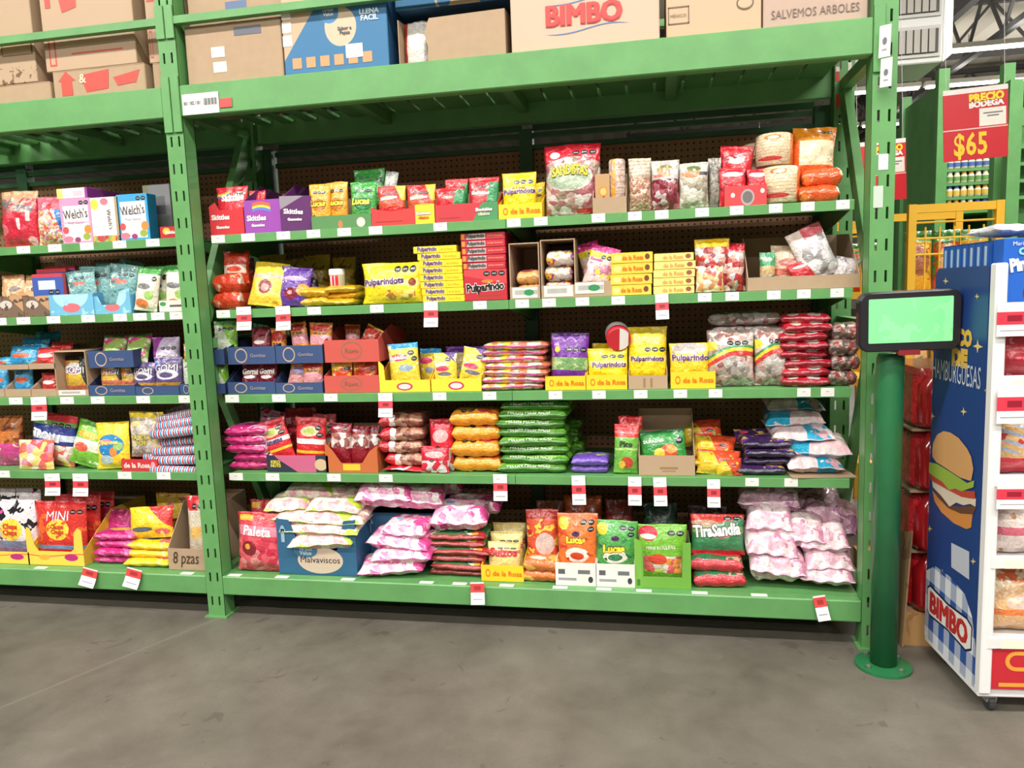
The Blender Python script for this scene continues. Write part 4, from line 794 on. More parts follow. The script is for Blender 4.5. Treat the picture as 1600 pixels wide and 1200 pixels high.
tray('yellow rayed tray of purple edged gum bags', 674, 752, 592, S2, card('yellow_card', (236, 184, 30)), ybf, Y=.10, d=.3, hb=.12, sides=.12)
B('yellow gum bag in the rayed tray beside the blue topped bags', 675, 712, 553, S2+G, P2, Y=.115, t=.04, txt=[('Bubbaloo', .42, .52, .6, WHITE, {'bold': .04})])
B('purple edged yellow gum bag tilted in the rayed tray', 712, 754, 548, S2+G, P2, Y=.12, t=.04, roll=.2)
B('purple topped gum bag lying behind the rayed tray', 694, 760, 543, S2+G, film('purple_top', (200, 180, 120), [('b', .8, 1.1, (90, 44, 130))]), Y=.24, t=.06)
lol = film('lolly_pack', (214, 190, 160), [('v', 36, [(220, 120, 90), (206, 196, 180), (160, 180, 110), (236, 190, 60), (190, 150, 150), (200, 90, 90)]), ('bu', .33, .42, (240, 196, 50)), ('b', -.1, .012, (190, 60, 130))], rough=.2)
stack('clear sleeve of mixed lollipops with pink ends', 752, 852, 536, S2, 7, lol, Y=.10, depth=.16, name='lollipop_pack', cat='lollipop pack', squash=1.25)
for a, b_ in ((852, 915), (916, 980)): tray('yellow lettered tray '+('under the purple mixed bag' if a < 900 else 'under the small yellow tamarind bag'), a, b_, 588 if a < 900 else 586, S2, card('yellow_card', (236, 184, 30)), ylab(), Y=.10, d=.26, hb=.08, txt=ROSA)
pg = film('purple_green_bag', (112, 50, 150), [('b', .12, .42, (120, 160, 100)), ('n', 30, .55, (170, 200, 140), .12, .42), ('s', 3, .4, .19, .6, .06), ('e', .18, .6, .07, .07, (236, 206, 50)), ('n', 26, .66, (180, 130, 200), .4, .95), ('b', .92, 1.1, (80, 34, 110))])
B('purple mixed sweets bag with a green band', 857, 918, 522, S2+G, pg, Y=.12, t=.06, roll=.03)
B('magenta bag corner behind the purple mixed bag', 845, 876, 530, S2+G, film('magenta', (200, 40, 120), [('n', 20, .6, (150, 30, 100))]), Y=.2, t=.05, roll=.3)
B('small yellow tamarind bag in the lettered tray under the red roll', 917, 981, 546, S2+G, pul, Y=.12, t=.05, txt=[('Pulparindots', .54, .34, .84, PTX, {'bold': .03, 'outline': (WHITE, .05)})])
B('yellow tamarind bag peeping behind the red roll', 925, 960, 538, S2+G, pul, Y=.21, t=.05)
o = roll_thing('snack_roll', 'red and white paper roll lying on the yellow tamarind bag', 'roll', 966, 514, .0, .17, .045, pm('roll_red', (226, 222, 220), [('b', 0, .45, (196, 40, 54))], .4), pyb=545)
p = at(967, 530, .14); o.location = (p.x, .13, p.z); o.rotation_euler = (-1.25, 0, .15)
MB().lathe([(.0, 0), (.043, .0), (.043, .0012), (0, .0012)], 22).build('end_print', pm('roll_end', (206, 44, 56), [('e', .72, .35, .24, .24, (240, 236, 232))], .4), o, uv=(-.043, .043, -1, 1), loc=(0, 0, -.002))
tray('plain brown tray under the tall yellow tamarind bag', 982, 1043, 587, S2, KR, card('kraft_bars', KRAFT, [('r', .38, .62, .1, .8, (150, 118, 84)), ('r', .44, .56, .0, .9, KRAFT)]), Y=.10, d=.26, hb=.1)
B('tall yellow tamarind bag standing in the plain brown tray', 980, 1043, 512, S2+G, film('yellow_tall', YEL, [('s', 3, .42, .19, .52, .05), ('b', .26, .4, (250, 228, 120)), ('b', .86, 1.1, (206, 180, 40)), ('e', .5, .72, .5, .08, (236, 206, 100)), ('n', 20, .64, (220, 190, 20))]), Y=.12, t=.07, txt=[('Pulparindots', .5, .32, .84, PTX, {'bold': .03, 'outline': (WHITE, .05)})])
tray('yellow lettered tray beside the rainbow striped bags', 1048, 1118, 581, S2, card('yellow_card', (236, 184, 30)), ylab(), Y=.10, d=.26, hb=.08, txt=ROSA)
B('yellow tamarind bag with a clear top in the lettered tray', 1046, 1110, 538, S2+G, film('yellow_clear', (238, 204, 50), [('e', .5, .8, .44, .2, (186, 176, 172)), ('n', 30, .6, (160, 146, 140), .6, .98)]), Y=.12, t=.06, txt=[('Pulparindo', .52, .44, .9, PTX, {'bold': .03, 'outline': (WHITE, .05)})])
clr = [(170, 160, 152), (200, 194, 188), (150, 100, 96), (186, 150, 140), (130, 120, 112), (214, 190, 186)]
rbw = film('rainbow_clear', (180, 172, 164), [('v', 44, clr), ('w', .26, .34, (206, 60, 60), 1.9, 3.4, .3), ('w', .34, .4, (236, 200, 50), 1.9, 3.4, .3), ('w', .4, .45, (60, 140, 90), 1.9, 3.4, .3), ('b', .74, .8, (206, 200, 196)), ('s', 3, .4, .16, .77, .04), ('e', .06, .72, .16, .08, (226, 210, 60)), ('n', 30, .62, (210, 206, 200), .8, 1.1)], rough=.18)
B('clear bag of wrapped sweets with a rainbow stripe, beside the yellow trays', 1106, 1182, 518, S2, rbw, Y=.10, t=.09, res=(22, 24), lean=.08)
B('clear bag of wrapped sweets with a rainbow stripe, beside the red stack', 1180, 1234, 514, S2, rbw, Y=.11, t=.08, lean=.06)
stack('clear bag of brown wrapped sweets behind the rainbow striped bags', 1110, 1225, 488, S2+.17, 2, film('clear_brown', (150, 136, 126), [('v', 46, clr)], rough=.18), Y=.19, depth=.24)
rst = film('red_stack_bag', (196, 32, 52), [('e', .25, .12, .12, .1, (214, 190, 170)), ('e', .68, .1, .14, .08, (190, 180, 176)), ('n', 14, .62, (160, 20, 40)), ('b', -.1, .04, (150, 20, 40))])
stack('shiny red sweets bag beside the rainbow striped bags', 1222, 1299, 492, S2, 8, rst, Y=.10, depth=.22, squash=1.3)
stack('dark clear bag of twisted sweets at the shelf end', 1297, 1343, 508, S2, 4, film('dark_clear', (130, 110, 100), [('v', 50, [(150, 70, 66), (100, 80, 74), (176, 160, 150), (130, 100, 90), (150, 130, 120)]), ('n', 12, .62, (190, 40, 54))], rough=.2), Y=.11, depth=.22)

# ================================================================ second shelf from the bottom
pk = film('pink_lolly', (206, 40, 126), [('n', 20, .52, (230, 170, 196)), ('n', 34, .64, (246, 226, 232)), ('b', -.1, .05, (190, 30, 110))])
stack('bright pink sweets bag beside the post', 357, 418, 668, S1, 5, pk, Y=.10, depth=.2, squash=1.3, jit=.015)
B('bright pink sweets bag behind the pink stack', 390, 430, 645, S1+.02, pk, Y=.27, t=.06, roll=.2)
tray('dark blue tray with pink panels holding red pouches', 417, 513, 712, S1, card('dark_navy', (36, 38, 60)), card('navy_pink', (40, 44, 66), [('d', 1, .4, .5, (196, 96, 132)), ('r', .55, .8, -.1, 1.1, (196, 96, 132)), ('bu', .8, 1.1, (48, 50, 72)), ('e', .88, .45, .1, .35, (206, 180, 140)), ('d', -1, -.25, -.38, (40, 44, 66))]), Y=.10, d=.3, hb=.12, txt=[('KIKO\nNUTS', .15, .5, .16, (206, 190, 70), {'bold': .06})])
rwm = film('red_white_pouch', (206, 40, 46), [('e', .5, .62, .3, .14, (226, 190, 150)), ('e', .5, .62, .18, .08, (170, 190, 100)), ('b', .28, .42, (236, 222, 220)), ('s', 1, .66, .24, .72, .07), ('s', 1, .72, .24, .54, .07), ('b', .02, .1, (240, 190, 50)), ('b', .9, 1.1, (220, 80, 90))])
B('red and white pouch tilted in the dark blue tray', 412, 460, 662, S1+G, rwm, Y=.12, t=.05, roll=-.28, txt=[('Lunetas', .5, .35, .6, (60, 60, 120), {'bold': .04})])
B('red and white pouch upright in the dark blue tray', 455, 503, 656, S1+G, rwm, Y=.12, t=.05, roll=.05, txt=[('Lunetas', .5, .35, .6, (236, 236, 240), {'bold': .04})])
B('red pouch tucked behind at the end of the dark blue tray', 485, 522, 650, S1+G, rwm, Y=.2, t=.05)
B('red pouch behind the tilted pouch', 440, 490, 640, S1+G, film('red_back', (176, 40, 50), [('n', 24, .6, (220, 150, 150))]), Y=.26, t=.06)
tray('orange brown tray of dark red lollipop bags', 509, 590, 702, S1, card('orange_card', (176, 92, 50)), card('orange_card_f', (196, 104, 56), [('r', .33, .66, .1, .36, (226, 196, 50))]), Y=.10, d=.3, hb=.15, sides=.15, cut=[(1, 1.15), (.85, .9), (.7, .4), (.3, .4), (.15, .9), (0, 1.3)])
mr = film('maroon_clear', (140, 24, 40), [('v', 40, [(200, 180, 176), (150, 90, 80), (226, 214, 210), (120, 50, 50)], 0, .62), ('s', 1, .6, .24, .76, .07), ('e', .3, .8, .16, .05, (200, 170, 190))], rough=.24)
for i, (a, b_, y, nm) in enumerate(((511, 544, 664, 'beside the red pouches'), (543, 575, 668, 'in the middle'), (570, 594, 668, 'beside the brown sweets'))): B('dark red topped clear lollipop bag in the orange brown tray, '+nm, a, b_, y, S1+G, mr, Y=.12+.015*i, t=.04, roll=.05-.05*i)
br = film('brown_candy', (150, 96, 76), [('v', 44, [(140, 80, 64), (176, 130, 104), (110, 60, 52), (196, 150, 126), (160, 90, 80)]), ('r', .0, .3, .0, .12, (206, 36, 50)), ('e', .3, .04, .07, .05, (244, 236, 232))], rough=.22)
stack('clear bag of brown wrapped sweets beside the orange brown tray', 593, 662, 650, S1+.022, 4, br, Y=.10, depth=.22, squash=1.3)
bag_at('candy_bag', 'red dotted bag lying lowest under the brown wrapped sweets', 'candy bag', (at(628, 730, .1).x, .10, S1+.012), .17, .2, .024, film('red_dots', (206, 40, 50), [('v', 26, [(206, 40, 50), (206, 40, 50), (244, 230, 226), (206, 40, 50)])]), (-math.pi/2, 0, 0), res=(14, 12))
rdp = film('red_white_bits', (204, 32, 54), [('v', 36, [(214, 200, 200), (204, 40, 60), (236, 226, 226), (190, 60, 70)], .0, .45), ('e', .5, .68, .34, .12, (226, 160, 160)), ('s', 1, .3, .2, .45, .05), ('b', .86, 1.1, (190, 24, 44))])
B('red and white sweets pouch standing beside the orange bags, taller one', 668, 706, 658, S1, rdp, Y=.11, t=.06)
B('red and white sweets pouch leaning low in front of the taller one', 655, 700, 700, S1, rdp, Y=.09, t=.03, lean=.15)
orr = film('orange_snack', (240, 160, 40), [('n', 18, .58, (226, 120, 40)), ('n', 30, .66, (246, 200, 120)), ('b', -.1, .05, (236, 150, 30)), ('s', 2, .2, .16, .12, .05), ('e', .72, .12, .16, .05, (206, 60, 70))])
stack('plump orange sweets bag beside the green stack', 702, 778, 644, S1, 4, orr, Y=.095, depth=.22, squash=1.35, jit=.008)
grn = film('green_tam', (104, 170, 50), [('b', .12, .2, (60, 120, 40)), ('n', 20, .6, (150, 206, 90)), ('b', .5, 1.1, (90, 150, 50)), ('b', -.1, .04, (60, 120, 36))])
stack('shiny green tamarind sweets bag', 778, 886, 630, S1, 8, grn, Y=.10, depth=.24, squash=1.35, jit=.012, txt=[('PELON PELO RICO', .46, .037, .62, (226, 234, 216), {'bold': .02, 'hs': .26, 'off': .002, 'e': .003})])
stack('shiny green tamarind sweets bag in the back row', 850, 905, 660, S1, 5, grn, Y=.32, depth=.2, squash=1.3)
vp = film('violet_pack', (130, 100, 190), [('n', 20, .55, (160, 190, 130)), ('b', -.1, .3, (112, 80, 180))])
stack('small violet and green pack alone on the bare shelf', 894, 952, 716, S1, 2, vp, Y=.105, depth=.14, name='candy_pack', cat='candy pack', squash=1.2)
tg = film('tall_green', (110, 176, 70), [('b', .74, 1.1, (214, 44, 50)), ('b', .82, .86, (230, 110, 100)), ('e', .55, .22, .26, .12, (196, 70, 50)), ('e', .35, .18, .14, .08, (230, 190, 60)), ('b', .48, .52, (170, 206, 120)), ('n', 24, .64, (150, 206, 110), 0, .74)])
B('tall green bag with a red top, front one', 957, 996, 668, S1, tg, Y=.10, t=.04, lean=.12, roll=.04, txt=[('Pico', .5, .6, .5, (40, 60, 40), {'bold': .05})])
B('tall green bag with a red top, standing behind its twin', 966, 1004, 653, S1, tg, Y=.16, t=.05, lean=.08)
tray('brown carton with its back flap up holding a green fruit bag', 998, 1086, 712, S1, KR, card('kraft_print', KRAFT, [('r', .38, .7, .3, .42, (150, 118, 88)), ('r', .42, .66, .18, .24, (150, 118, 88))]), Y=.10, d=.2, hb=.22, sides=.13, name='open_carton', cat='carton')
B('green peach gummy bag tilted in the brown carton', 1003, 1076, 680, S1+.03, film('green_peach', (50, 140, 60), [('e', .62, .36, .2, .2, (220, 90, 60)), ('e', .68, .4, .12, .12, (236, 170, 90)), ('e', .4, .3, .12, .16, (226, 200, 60)), ('s', 1, .78, .18, .66, .12), ('b', .88, 1.1, (40, 110, 60))]), Y=.115, t=.04, lean=.3, roll=-.1, txt=[('DURAZNO', .3, .68, .45, WHITE, {'bold': .03}), ('Lizama', .5, .1, .7, (40, 40, 30), {'bold': .02})])
ym = film('red_yellow_mix', (226, 190, 50), [('d', 1, .3, .62, (222, 80, 44)), ('n', 20, .6, (170, 190, 70)), ('n', 26, .64, (190, 50, 60)), ('b', .9, 1.1, (210, 60, 50)), ('s', 1, .6, .2, .5, .06)])
for i, (a, b_, yt, yb_, yy, ro) in enumerate(((1070, 1132, 665, 700, .24, -.1), (1082, 1150, 688, 722, .16, .1), (1088, 1158, 712, 746, .10, .06), (1120, 1162, 724, 747, .09, -.05))):
    B('yellow and red fruit sweets bag in a loose pile, '+['topmost at the back', 'leaning on the carton', 'at the foot of the pile', 'small, at the shelf edge'][i], a, b_, yt, S1, ym, Y=yy, t=.05, lean=.5, roll=ro, pyb=yb_)
stack('yellow and orange fruit sweets bag beneath the loose pile', 1088, 1156, 722, S1, 2, film('orange_mix', (232, 120, 40), [('n', 18, .55, (236, 200, 60)), ('b', -.1, .08, (226, 190, 40))]), Y=.12, depth=.2)
pd = film('purple_dark_mix', (60, 34, 84), [('n', 22, .56, (200, 160, 90)), ('n', 30, .6, (100, 60, 150)), ('b', -.1, .05, (40, 24, 60)), ('e', .3, .7, .14, .12, (214, 70, 90))])
stack('dark purple sweets bag in the low pile beside the marshmallows', 1156, 1236, 690, S1, 4, pd, Y=.11, depth=.22, squash=1.2, jit=.02)
B('dark purple sweets bag with a red circle on the pile', 1148, 1200, 676, S1+.09, pd, Y=.2, t=.05, lean=.6)
mm = film('blue_marsh', (226, 206, 210), [('v', 30, [(230, 212, 214), (226, 200, 206), (238, 226, 226)]), ('d', 1, .2, .55, (40, 160, 200)), ('n', 14, .57, (240, 226, 226)), ('n', 22, .62, (214, 160, 170)), ('b', -.1, .03, (200, 200, 206))], rough=.24)
mm2 = film('blue_marsh_b', (230, 214, 216), [('v', 30, [(230, 212, 214), (236, 196, 204), (238, 226, 226)]), ('d', -1, .2, -.4, (40, 164, 204)), ('n', 15, .56, (236, 190, 196)), ('b', -.1, .03, (200, 200, 206))], rough=.24)
mx = [(1232, 1322, 712, 738, .10), (1218, 1332, 694, 716, .12), (1208, 1310, 676, 700, .15), (1196, 1290, 656, 682, .19), (1200, 1292, 638, 662, .24)]
for i, (a, b_, yt, yb_, yy) in enumerate(mx):
    xa, xb, h = span(a, b_, yt, at((a+b_)/2, yb_, yy).z, yy); zc = (at((a+b_)/2, yb_, yy).z+at((a+b_)/2, yt, yy).z)/2
    bag_at('marshmallow_bag', 'turquoise and pink marshmallow bag, '+ordinal(i, 5), 'marshmallow bag', ((xa+xb)/2, yy, S1+.03+.048*i), xb-xa, .24, .062, [mm, mm2][i % 2], (-math.pi/2+.12, .03*(-1)**i, .06*(-1)**i), res=(26, 22), low=.62, ev=.42, eu=.5, pa=5., waist=.02)
MB().box(-.11, .11, 0, .14, 0, .004).build('cardboard_sheet', KR); o = bpy.data.objects['cardboard_sheet']; o.location = (at(1286, 742, .1).x, .082, S1+.001); o.rotation_euler.z = .08; tag(o, 'flat piece of brown cardboard under the marshmallow bags', 'cardboard')

# ================================================================ bottom deck of the full bay
lolb = film('red_lolly_bag', (214, 66, 84), [('v', 34, [(220, 90, 100), (206, 60, 80), (230, 140, 140), (196, 40, 70)], 0, .6), ('e', .33, .4, .17, .13, (130, 30, 40)), ('e', .3, .43, .06, .05, (226, 160, 60)), ('b', .86, 1.1, (196, 40, 48)), ('r', .05, .35, .86, .95, (226, 180, 60)), ('b', .62, .78, (226, 130, 150))])
B('red lollipop bag drooping over the lowest beam beside the post', 362, 434, 808, S0, lolb, Y=.03, t=.07, lean=.06, roll=.05, res=(22, 24), name='lollipop_bag', cat='lollipop bag', txt=[('Paleta', .48, .7, .6, (246, 226, 226), {'bold': .03})])
B('red lollipop bag behind the drooping one', 386, 432, 786, S0, lolb, Y=.2, t=.07, name='lollipop_bag', cat='lollipop bag')
gvb = (44, 96, 132)
def blue_box(label, px0, px1, pyt, Y, cut, txt, marks):
    xa, xb, h = span(px0, px1, pyt, S0, Y); wv = xb-xa; d = .27; g = .004; m = card('great_blue', gvb); r = empty('open_carton', ((xa+xb)/2, Y, S0+.0005)); tag(r, label, 'carton')
    MB().box(-wv/2, wv/2, g, d, 0, g).build('carton_floor', KR, r); MB().box(-wv/2, wv/2, d-g, d, g, h).build('back_panel', m, r)
    for s in (-1, 1): MB().box(*((-wv/2, -wv/2+g) if s < 0 else (wv/2-g, wv/2)), g, d-g, g, h).build('side_panel', m, r)
    P = [(-wv/2, 0), (wv/2, 0)]+[((u-.5)*wv, f*h) for u, f in cut]; n = len(P)
    mb = MB(); mb.add([(x, 0, z) for x, z in P]+[(x, g, z) for x, z in P], [tuple(range(n)), tuple(range(n, 2*n))[::-1]]+[(i, (i+1) % n, n+(i+1) % n, n+i) for i in range(n)])
    fp = mb.build('front_panel', m, r)
    for k in marks: disc(fp, 'print_mark', k[0], k[1], k[2], k[3], k[4], wv, h, flat_surf(wv, h), off=k[5])
    for T in txt: letter(fp, T[0], T[1], T[2], T[3], T[4], wv, h, flat_surf(wv, h), **(T[5] if len(T) > 5 else {}))
    return r
blue_box('blue open carton with a tan oval and marshmallow lettering', 434, 556, 812, .05, [(1, 1), (.86, .98), (.76, .45), (.3, .45), (.16, .98), (0, 1)],
   [('Malvaviscos', .54, .28, .5, (40, 40, 46), {'bold': .008}), ('Great\nValue', .36, .44, .16, (206, 222, 232), {'bold': .02}), ('^', .08, .82, .07, (150, 180, 196), {'bold': .06}), ('I', .08, .7, .02, (150, 180, 196), {'bold': .06})],
   [(.54, .27, .29, .24, (206, 186, 166), .0012), (.36, .44, .15, .13, (66, 120, 156), .0018)])
blue_box('blue open carton half hidden behind pink marshmallow bags', 566, 690, 802, .21, [(1, 1), (0, 1)], [('LLENA\nFACIL', .86, .84, .24, (170, 196, 210), {'bold': .03}), ('^', .1, .86, .08, (150, 180, 196), {'bold': .06}), ('I', .1, .74, .02, (150, 180, 196), {'bold': .06})], [])
gm = film('green_marsh', (232, 218, 196), [('v', 30, [(236, 214, 200), (226, 166, 172), (242, 232, 216), (222, 190, 180)]), ('n', 12, .6, (176, 206, 60)), ('b', -.1, .014, (190, 214, 90))], rough=.26)
L = [(452, 552, 838, 862, .045), (440, 560, 820, 842, .06), (425, 568, 803, 826, .07), (415, 480, 782, 808, .10), (478, 562, 786, 808, .09), (440, 520, 764, 788, .16), (505, 562, 766, 790, .18)]
for i, (a, b_, yt, yb_, yy) in enumerate(L):
    zc = at((a+b_)/2, (yt+yb_)/2, yy).z; xa = at(a, yt, yy).x; xb = at(b_, yt, yy).x
    nm = ['in the notch of the blue carton', 'second layer over the blue carton', 'widest layer over the blue carton', 'beside the red lollipop bags', 'beside the pink bags', 'topmost by the lollipop bags', 'topmost by the pink bags'][i]
    bag_at('marshmallow_bag', 'pale marshmallow bag with lime green corners, '+nm, 'marshmallow bag', ((xa+xb)/2, yy-.02, zc), xb-xa, .2, .064, gm, (-math.pi/2+.15, random.uniform(-.08, .08), random.uniform(-.1, .1)), res=(26, 22), low=.62, ev=.42, eu=.5, pa=5., waist=.02)
pmk = film('pink_marsh', (236, 206, 212), [('v', 34, [(236, 204, 212), (230, 160, 190), (242, 226, 226), (226, 130, 176)]), ('n', 13, .56, (226, 80, 150)), ('n', 20, .63, (246, 236, 232)), ('e', .3, .5, .08, .07, (120, 160, 206)), ('b', -.1, .016, (226, 90, 160)), ('b', .95, 1.1, (220, 60, 140))], rough=.24)
L = [(560, 660, 884, 906, .03), (575, 672, 862, 888, .035), (568, 668, 842, 868, .05), (590, 662, 824, 848, .06), (552, 640, 762, 802, .10), (610, 690, 770, 804, .12), (670, 760, 800, 838, .09), (690, 780, 786, 812, .2), (640, 720, 757, 780, .24)]
for i, (a, b_, yt, yb_, yy) in enumerate(L):
    zc = at((a+b_)/2, (yt+yb_)/2, yy).z; xa = at(a, yt, yy).x; xb = at(b_, yt, yy).x
    nm = ['lowest in front of the blue carton', 'second from the deck before the blue carton', 'third from the deck before the blue carton', 'topmost before the blue carton', 'on the blue carton beside the lime bags', 'on the blue carton lying across its lettering', 'on the green and red stack', 'behind on the green and red stack', 'at the back above the blue carton'][i]
    bag_at('marshmallow_bag', 'pink and white marshmallow bag, '+nm, 'marshmallow bag', ((xa+xb)/2, yy, max(zc, S0+.03)), xb-xa, .16 if i < 4 else .2, max(.05, (at((a+b_)/2, yt, yy).z-at((a+b_)/2, yb_, yy).z)*.95), pmk, (-math.pi/2+.2, random.uniform(-.1, .1), random.uniform(-.12, .12)), res=(26, 22), low=.62, ev=.42, eu=.5, pa=5., waist=.02)
gr = film('green_red_strip', (50, 110, 66), [('n', 16, .58, (190, 50, 54)), ('n', 24, .62, (206, 200, 190)), ('n', 20, .66, (226, 160, 50)), ('b', -.1, .05, (150, 40, 40))])
stack('green and red chewy strips bag', 670, 760, 838, S0, 6, gr, Y=.07, depth=.22, squash=1.3, jit=.015)
tray('yellow lettered tray of pale yellow bags on the bottom deck', 752, 818, 884, S0, card('yellow_card', (236, 184, 30)), ylab(), Y=.055, d=.3, hb=.12, sides=.1, txt=ROSA)
py_ = film('pale_yellow_bag', (226, 206, 130), [('b', .5, .62, (206, 60, 80)), ('b', .55, .57, (240, 220, 190)), ('s', 3, .3, .2, .72, .04), ('b', .94, 1.1, (200, 180, 100))])
for i, (a, b_, y, yy) in enumerate(((760, 812, 852, .075), (764, 816, 836, .13), (768, 820, 822, .19))): B('pale yellow bag with red lettering in its tray, '+['front one', 'middle one', 'back one'][i], a, b_, y, S0+G, py_, Y=yy, t=.045, lean=.1, txt=[('Suizos', .5, .55, .8, (190, 40, 60), {'bold': .04})] if i == 0 else ())
ro = film('red_orange_bag', (206, 80, 50), [('n', 18, .56, (236, 190, 60)), ('n', 24, .62, (180, 40, 50)), ('e', .6, .5, .3, .16, (206, 180, 170)), ('b', .86, 1.1, (150, 40, 30))])
B('red and orange mixed bag standing beside the pale yellow bags', 820, 872, 802, S0, ro, Y=.10, t=.06)
stack('red and orange bag lying flat in front of the mixed bag', 814, 870, 876, S0, 2, film('red_orange_flat', (206, 110, 50), [('n', 18, .55, (236, 180, 80)), ('e', .4, .2, .24, .1, (226, 200, 180))]), Y=.05, depth=.14)
wl = card('white_case', (232, 228, 222), [('r', .07, .24, .5, .72, (90, 90, 96)), ('r', .56, .86, .52, .7, (110, 110, 116)), ('r', .07, .52, .22, .34, (150, 150, 154)), ('e', .87, .28, .06, .14, (60, 60, 66))])
tray('white shipping case of orange chilli sweets', 868, 931, 880, S0, card('white_side', (220, 216, 210)), wl, Y=.04, d=.3, hb=.1, name='shipping_case', cat='case')
tray('white shipping case of green chilli sweets', 932, 992, 882, S0, card('white_side', (220, 216, 210)), wl, Y=.04, d=.3, hb=.1, name='shipping_case', cat='case')
def lbig(k, c, d, e): return film(k, c, [('e', .5, .14, .3, .16, (240, 226, 214)), ('e', .5, .12, .18, .08, d), ('n', 22, .6, d), ('e', .16, .8, .13, .14, (226, 196, 60)), ('s', 1, .56, .2, .82, .055), ('s', 1, .76, .18, .82, .055), ('s', 1, .76, .18, .68, .055), ('b', .93, 1.1, e), ('e', .48, .58, .1, .06, (70, 30, 80))])
B('orange chilli sweets bag standing in the white case', 869, 933, 808, S0+G, lbig('lucas_big_orange', (232, 116, 50), (206, 70, 30), (226, 130, 90)), Y=.065, t=.06, txt=[('Lucas', .48, .46, .46, (246, 214, 50), {'bold': .06, 'outline': ((60, 40, 60), .05)})])
B('green chilli sweets bag standing in the white case', 926, 993, 820, S0+G, lbig('lucas_big_green', (80, 160, 76), (40, 116, 70), (90, 170, 80)), Y=.065, t=.06, roll=.04, txt=[('Lucas', .46, .34, .5, (246, 214, 50), {'bold': .06, 'outline': ((60, 40, 60), .05)})])
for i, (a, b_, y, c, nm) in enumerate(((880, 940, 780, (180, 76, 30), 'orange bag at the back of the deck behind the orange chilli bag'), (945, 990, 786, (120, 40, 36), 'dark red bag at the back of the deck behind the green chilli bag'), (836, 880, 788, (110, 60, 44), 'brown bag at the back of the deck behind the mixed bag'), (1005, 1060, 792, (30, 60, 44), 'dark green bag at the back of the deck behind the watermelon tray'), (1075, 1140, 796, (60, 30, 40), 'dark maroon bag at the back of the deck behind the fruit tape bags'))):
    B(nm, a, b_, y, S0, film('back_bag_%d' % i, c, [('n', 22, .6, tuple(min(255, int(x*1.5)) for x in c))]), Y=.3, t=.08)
gt = card('lime_card', (112, 170, 66), [('bu', .0, .12, (120, 180, 70)), ('r', .04, .1, .2, .9, (70, 120, 50))])
tray('lime green tray with brown tabs holding a watermelon gummy bag', 992, 1080, 905, S0, card('lime_side', (104, 160, 60)), gt, Y=.045, d=.2, hb=.16, sides=.15, cut=[(1, 1), (1, 4.9), (.86, 4.9), (.84, 1.2), (.16, 1.2), (.14, 4.9), (0, 5.3)])
wmg = film('watermelon_bag', (112, 176, 50), [('e', .2, .84, .2, .14, (200, 50, 70)), ('e', .2, .78, .17, .05, (240, 220, 210)), ('s', 2, .6, .18, .84, .05), ('r', .12, .9, .14, .42, (206, 110, 90)), ('v', 36, [(220, 100, 100), (236, 220, 210), (170, 200, 90), (230, 150, 70)], .1, .42, .1, .9), ('e', .4, .36, .2, .1, (214, 70, 50))])
B('lime watermelon gummy bag in the lime tray', 997, 1074, 824, S0+.003, wmg, Y=.07, t=.05, lean=.05, txt=[('MINI ROLLERS', .46, .58, .62, (240, 240, 230), {'bold': .05, 'outline': ((50, 60, 60), .05), 'rot': .06})])
tm = film('fruit_tape_bag', (60, 130, 84), [('b', .55, .7, (120, 170, 90)), ('d', -.25, 1, .66, (206, 60, 54)), ('s', 2, .6, .18, .9, .05), ('e', .25, .78, .26, .08, (190, 150, 120)), ('b', -.1, .12, (206, 46, 56)), ('e', .56, .5, .16, .07, (220, 90, 70))])
stack('red and green fruit tape bag lying on the deck', 1082, 1166, 876, S0, 2, film('fruit_tape_flat', (40, 110, 70), [('b', .2, .45, (206, 50, 60)), ('n', 22, .62, (220, 150, 130)), ('b', -.1, .06, (190, 44, 54))]), Y=.06, depth=.2, squash=1.25)
B('red and green fruit tape bag standing on its flat twins', 1080, 1166, 812, S0+.105, tm, Y=.09, t=.07, lean=.2, res=(22, 24), txt=[('TiraSandia', .48, .62, .88, (240, 236, 230), {'bold': .04, 'hs': 1.4, 'rot': .08, 'outline': ((60, 50, 50), .05)})])
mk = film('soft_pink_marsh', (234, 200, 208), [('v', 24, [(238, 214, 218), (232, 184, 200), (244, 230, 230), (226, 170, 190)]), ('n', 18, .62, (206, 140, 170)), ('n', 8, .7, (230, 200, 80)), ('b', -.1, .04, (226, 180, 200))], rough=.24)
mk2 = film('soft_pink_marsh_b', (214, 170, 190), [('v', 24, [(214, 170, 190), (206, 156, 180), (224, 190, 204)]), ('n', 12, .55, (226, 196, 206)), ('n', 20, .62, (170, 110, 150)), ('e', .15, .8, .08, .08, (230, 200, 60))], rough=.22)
L = [(1172, 1262, 886, 930, .06, 0), (1250, 1336, 904, 932, .055, 0), (1262, 1338, 874, 906, .07, 0), (1168, 1250, 846, 890, .07, 0), (1252, 1330, 838, 876, .09, 0), (1206, 1290, 826, 866, .10, 0), (1166, 1240, 806, 848, .11, 0), (1250, 1340, 800, 846, .2, 1), (1152, 1250, 770, 812, .18, 1), (1240, 1320, 782, 822, .28, 1)]
